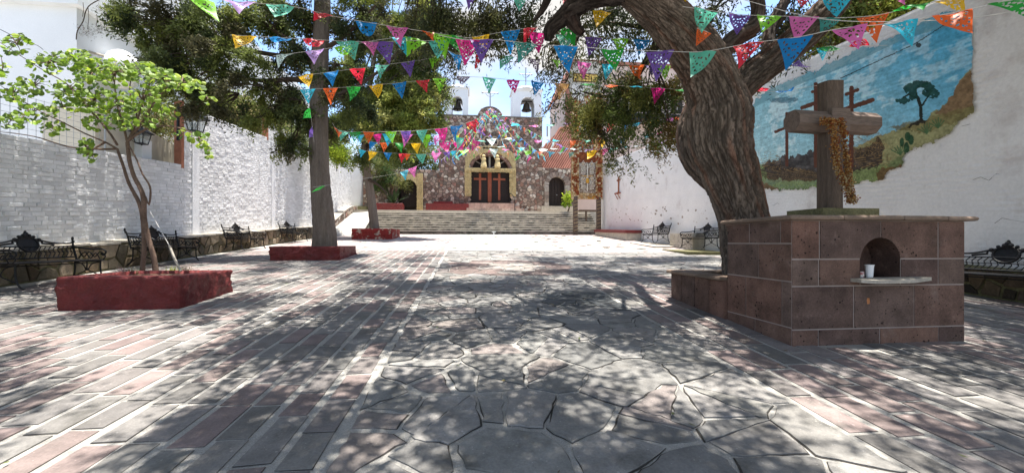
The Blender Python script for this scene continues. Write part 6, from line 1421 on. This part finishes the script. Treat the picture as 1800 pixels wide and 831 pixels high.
bunting('second left string, yellow, blue, red then mint and pink pennants before the conifer', [(405, 62, 5.4), (520, 68, 5.6), (640, 74, 6), (720, 72, 6.3), (800, 70, 6.4), (905, 53, 6.4), (960, 45, 6.2), (1040, 25, 6)],
        [(430, 'y', 45, 1.05), (493, 'b', 55), (551, 'r', 60, .95), (611, 't', 5, 1.15), (650, 'k', 10, .9), (673, 'p', 0, 1.1), (770, 'd', 0, 1.1), (845, 'y', 15, .95), (897, 'b', -8, 1.15), (936, 'r', 30, 1.1), (995, 'g', -5, 1.2)])
bunting('third left string, pale mint, lilac, pale lime, cyan, lime and blue pennants', [(480, 99, 6.3), (530, 92, 6.3), (600, 82, 6.4), (705, 66, 6.5), (760, 78, 6.6), (800, 95, 6.8)],
        [(502, 'w', 30), (553, 'v', 25), (604, 'l', 25), (706, 'c', 5), (731, 'l', 0, 1.15), (800, 'b', 0)])
bunting('fourth left string, yellow, blue, red, mint and purple pennants across the conifer trunk', [(515, 135, 7.8), (625, 121, 7.9), (730, 107, 8), (812, 94, 8)],
        [(537, 'y', 0), (582, 'b', 0), (628, 'r', 0), (672, 't', 0), (717, 'p', 5), (764, 'l', 10, .9)])
bunting('fifth left string, cyan, orange, green, yellow, blue, red and lime pennants', [(525, 158, 8.2), (600, 154, 8.3), (700, 146, 8.4), (790, 136, 8.6)],
        [(541, 'c', 0), (581, 'o', 0), (621, 'g', 0), (661, 'y', 0), (702, 'b', 0), (743, 'r', 0), (773, 'l', 0)])
bunting('short hanging string down the straight trunk with a green and a purple pennant', [(528, 160, 8.6), (543, 186, 9), (548, 215, 9.3), (552, 250, 9.6)], [(546, 'g', 20, .9), (550, 'p', 20, 1)], .28)
bunting('low thin string from the straight trunk to the side door with few pennants', [(550, 329, 10.5), (600, 322, 12.5), (640, 314, 14.5), (700, 304, 15.5), (745, 286, 15.5)], [(566, 'g', 60, 1), (710, 'c', 10), (725, 'k', -5, 1.1)], .35)
bunting('upper row left of the church, orange, magenta, cyan, purple and mint pennants', [(584, 216, 10.4), (600, 230, 10.6), (660, 232, 10.8), (740, 229, 10.8), (800, 222, 10.4), (850, 205, 10)],
        [(594, 'o', 45, 1), (604, 't', 0), (624, 'g', 10), (648, 'o', 0), (687, 'l', 0, 1.1), (713, 'p', 0), (742, 't', 0, 1.1), (775, 'm', 5, 1.3), (803, 'b', 0, 1.4), (829, 'r', 0, 1.15)])
bunting('second row left of the church, cyan, magenta, blue, orange, green and gold pennants', [(625, 238, 12), (665, 236, 12), (715, 236, 12), (790, 240, 11.5), (850, 250, 11)],
        [(634, 'c', 0, .8), (663, 'm', 0), (684, 'c', 0, 1.3), (716, 'k', 0, 1.3), (748, 'l', 0, 1.2), (772, 'k', 10, 1.1), (808, 't', 10, 1.1), (838, 'm', 0)])
bunting('third row left of the church, blue, orange, green, gold and blue pennants', [(630, 245, 13), (660, 250, 13), (731, 252, 13), (800, 250, 13), (880, 248, 14)],
        [(655, 'b', 5, .9), (676, 'o', 0), (703, 'g', 0), (731, 'y', 0, 1.1), (760, 'b', 50), (782, 'm', 10, 1.3), (806, 'm', 5, 1.3), (843, 't', 60)])
bunting('fourth row left of the church, cyan, gold, blue, red, mint and pink pennants', [(624, 258, 12), (650, 266, 12), (740, 271, 12), (790, 266, 12), (860, 262, 12), (935, 266, 12), (1005, 268, 12), (1060, 262, 11.5)],
        [(637, 'c', 0, .8), (655, 'y', 0), (682, 'b', 0, .8), (708, 'r', 0, .9), (716, 'o', 0, .7), (740, 't', 0, 1.1), (767, 'k', 10, 1.1), (797, 'c', 0, .7), (816, 'l', 40, 1.1), (868, 'w', 0, .9), (889, 'k', 50, .8), (912, 'g', 30, .7), (928, 'l', 45, .8), (948, 'o', 40, .8), (968, 'c', 45, 1), (985, 'w', 60, .8), (1004, 'd', 20, .6), (1040, 'y', 30, 1.2)])
bunting('long pale string level with the fanlight, white and mint pennants blown flat', [(700, 280, 14), (780, 268, 14), (860, 258, 14), (960, 262, 14), (1060, 262, 13), (1130, 255, 12), (1210, 238, 11)],
        [(785, 'p', 0, .8), (880, 'w', 60), (915, 'c', 50), (955, 'w', 70, 1.2), (975, 'w', 72), (1010, 'w', 72), (1036, 'v', 72), (1066, 'm', 20, 1), (1080, 't', 60), (1102, 'c', 65), (1124, 'w', 72, 1.2), (1142, 'w', 70), (1168, 'v', 68, 1.2)])
bunting('pale string across the church oculus with white, orange, yellow and lilac pennants', [(800, 244, 15), (862, 244, 15), (960, 247, 15), (1050, 246, 14), (1120, 240, 13), (1200, 222, 12)],
        [(864, 'w', 50, 1.3), (893, 'w', 72), (946, 'k', 60), (978, 'c', 74), (1008, 'o', 5, 1), (1034, 't', 40), (1060, 'y', 20, 1.1), (1098, 'b', 45), (1140, 'c', 60), (1165, 'm', 50, 1.2), (1188, 'g', 65, 1.3)])
bunting('faint upper string over the church roof with pale flat pennants and an orange one', [(845, 219, 15), (900, 221, 15), (960, 220, 15), (1020, 216, 14), (1100, 218, 13), (1200, 205, 12)],
        [(906, 'c', 74, 1.2), (938, 'k', 76, 1.2), (968, 't', 76, 1.2), (1002, 'v', 65), (1016, 'o', 0, .9), (1042, 'g', 40, 1), (1076, 'r', 20, 1.3), (1104, 'b', 30, 1), (1118, 'c', 40), (1150, 'y', 60, .9), (1180, 'k', 60, 1), (1192, 'o', 60, 1)])
bunting('centre string before the sky, magenta, purple, teal and crimson pennants', [(770, 62, 5), (815, 70, 5), (865, 70, 5), (925, 76, 5), (965, 80, 5), (1000, 81, 5), (1075, 87, 5), (1160, 90, 5), (1235, 91, 4.7), (1320, 76, 4.4), (1400, 66, 4.2), (1480, 50, 4.0), (1560, 42, 3.9), (1680, 22, 3.8), (1810, -8, 3.7)],
        [(822, 'm', 10, 1), (847, 'p', 0, 1.05), (924, 'd', 0, 1.0), (995, 'b', 0, 1.05), (1077, 'g', 0, 1), (1160, 'p', 0, 1.1), (1235, 't', 20, 1.1), (1315, 'r', 10, 1.05), (1397, 'b', 5, 1.1), (1493, 'k', 10, 1), (1582, 'c', 8, 1.05), (1672, 'o', 25, 1.05), (1768, 'g', 25, 1.05)])
bunting('second centre string with red, mint and grey rosette pennants', [(785, 92, 8), (848, 97, 7.8), (892, 99, 7.6), (938, 104, 7.6), (976, 106, 8), (1027, 110, 8), (1070, 113, 8), (1120, 115, 8), (1200, 116, 8)],
        [(848, 'r', 5), (891, 't', 0, 1), (938, 'a', 0, .95), (976, 'l', 10, .7), (1027, 'k', 0, 1), (1070, 'c', 0, 1), (1119, 'o', 0, 1.05), (1145, 'p', 20, .8), (1167, 'l', 5, 1), (1201, 'y', 0, .7)])
bunting('lowest centre string against the sky, grey, mint, maroon, blue and ochre pennants', [(798, 134, 8.2), (860, 137, 8.2), (902, 141, 8.2), (945, 144, 8.2), (987, 147, 8.2), (1075, 150, 8.2), (1120, 153, 8.2), (1170, 156, 8.2), (1225, 160, 8)],
        [(815, 'a', 20, .95), (860, 't', 0, 1), (902, 'm', 0, 1), (945, 'b', 0, 1), (988, 'n', 0, 1), (1032, 'g', 70, 1), (1075, 'o', 72, 1), (1118, 'c', 60, 1), (1157, 'm', 5, 1), (1201, 'g', 70, 1.1)])
bunting('upper right string, crimson, green, purple, blue and pink pennants behind the leaning trunk', [(900, 58, 7), (945, 58, 7), (992, 62, 7), (1043, 66, 7), (1090, 68, 7), (1128, 70, 7), (1190, 72, 6.9), (1240, 74, 6.9)],
        [(945, 'm', 0, 1.1), (993, 't', 0, 1.05), (1043, 'p', 0, 1), (1091, 'l', 0, 1), (1128, 'b', 0, 1), (1174, 'm', 10, .8)])
bunting('topmost centre pennants, purple, mint, red and yellow at the upper edge', [(790, -16, 6), (828, -12, 6), (915, -8, 6), (1005, -4, 5.8), (1058, 20, 5.6), (1120, 2, 5.5), (1195, -14, 5.4)],
        [(828, 'p', 0, .8), (915, 't', 0, .9), (1005, 'r', 20, 1), (1058, 'y', 8, .9), (1196, 'y', 0, .9)])
bunting('right string behind the limbs, mint, purple, lime, pink and orange pennants', [(1200, 12, 5.2), (1241, 18, 5.1), (1300, 26, 5.2), (1352, 28, 5.1), (1413, 30, 4.9), (1462, 32, 4.8), (1535, 28, 4.6), (1600, 14, 4.4), (1668, -2, 4.3)],
        [(1241, 't', 0, 1), (1300, 'p', 5, 1), (1352, 'l', 5, .95), (1413, 'k', 8, 1), (1459, 'd', 10, .8), (1534, 'o', 15, 1), (1601, 'g', 50, 1), (1668, 'y', 20, .9)])
bunting('short string before the mural with narrow cyan, purple and green pennants', [(1270, 86, 6), (1310, 100, 6.4), (1380, 116, 7), (1445, 84, 7.2), (1500, 82, 7), (1560, 80, 6.8)],
        [(1398, 'p', 60, .9), (1446, 'c', -5, .7), (1448, 'g', 65, 1), (1510, 'r', 76, 1)])
bunting('low flat string crossing before the mural edge with red and blue pennants', [(1300, 158, 8), (1335, 161, 8), (1376, 160, 8), (1440, 150, 8)], [(1333, 'r', 72, 1), (1376, 'b', 74, 1)])
bunting('corner string at the upper right edge with cyan, red and pink pennants', [(1395, -8, 5), (1472, -6, 4.8), (1565, -4, 4.6), (1640, -12, 4.5)], [(1414, 'r', 20, .6), (1472, 'c', 10, 1), (1565, 'k', 40, .9)])
bunting('single red pennant folded against the leaning trunk', [(1225, 50, 5.3), (1238, 54, 5.3), (1250, 60, 5.3)], [(1238, 'o', 5, .7)])
t = thing('long_cable', 'bare white cord crossing in front of the mural at the upper right', 'cord', Wr(1290, -10, 5)); mb = MB(); mb.tube(catmull([Wr(1290, -5, 5), Wr(1400, 25, 4.8), (Wr(1480, 37, 4.6)), Wr(1600, 38, 4.3), Wr(1720, 30, 4), Wr(1810, 15, 3.8)], 6), .004, 4); mb.obj('cord', M['cord'], t)
t = thing('power_cable', 'thin dark cable sagging from the white house towards the small tree', 'cable', Wr(0, 52, 9)); mb = MB(); mb.tube(catmull([Wr(-20, 44, 9), Wr(0, 52, 9.2), Wr(40, 72, 10), Wr(65, 80, 10.5), Wr(76, 88, 11)], 5), .007, 4); mb.obj('cable', M['wire'], t)
# fan of strings coming down from the top of the round gable
apex = (862, 190, 31.2); r_ = random.Random(90); keys = list('yglbctpvkmrow')
fan = [((758, 268, 17), 22, 'outer left string of the fan, slanting widest to the left of the church front'), ((775, 282, 18), 20, 'second fan string from the left, ending at the left wing corner'), ((795, 278, 19), 20, 'third fan string from the left, ending above the left jamb'),
       ((812, 272, 21), 18, 'fourth fan string from the left, ending by the straw arch'), ((832, 272, 23), 16, 'fan string falling just left of the portal centre'), ((862, 266, 24), 12, 'fan string falling straight down the centre of the church front'), ((893, 270, 24), 14, 'fan string falling just right of the portal centre'),
       ((915, 275, 22), 16, 'fan string ending right of the straw arch'), ((935, 278, 21), 18, 'third fan string from the right side'), ((958, 276, 20), 20, 'second fan string from the right, ending at the red roof edge'), ((1000, 262, 19), 22, 'outer right string of the fan, slanting widest to the right over the red roof')]
for (e, n, lb) in fan:
    m1 = tuple(lerp(apex[i], e[i], .35)+(0, 3, 0)[i] for i in range(3)); m2 = tuple(lerp(apex[i], e[i], .7)+(0, 4, 0)[i] for i in range(3))
    side = abs(e[0]-862) > 8
    fl = [(lerp(862, e[0], (k+.6)/n) if side else 862, r_.choice(keys), r_.uniform(-50, 50), r_.uniform(.8, 1.3)) for k in range(n)]
    if side: bunting(lb, [apex, m1, m2, e], fl, .33)
    else:
        P3 = [apex, m1, m2, e]
        bunting(lb, [apex, (861, m1[1], m1[2]), (863, m2[1], m2[2]), (862.5, e[1], e[2])], [(861+.12*k, r_.choice(keys), r_.uniform(-50, 60), .9) for k in range(14)], .27)
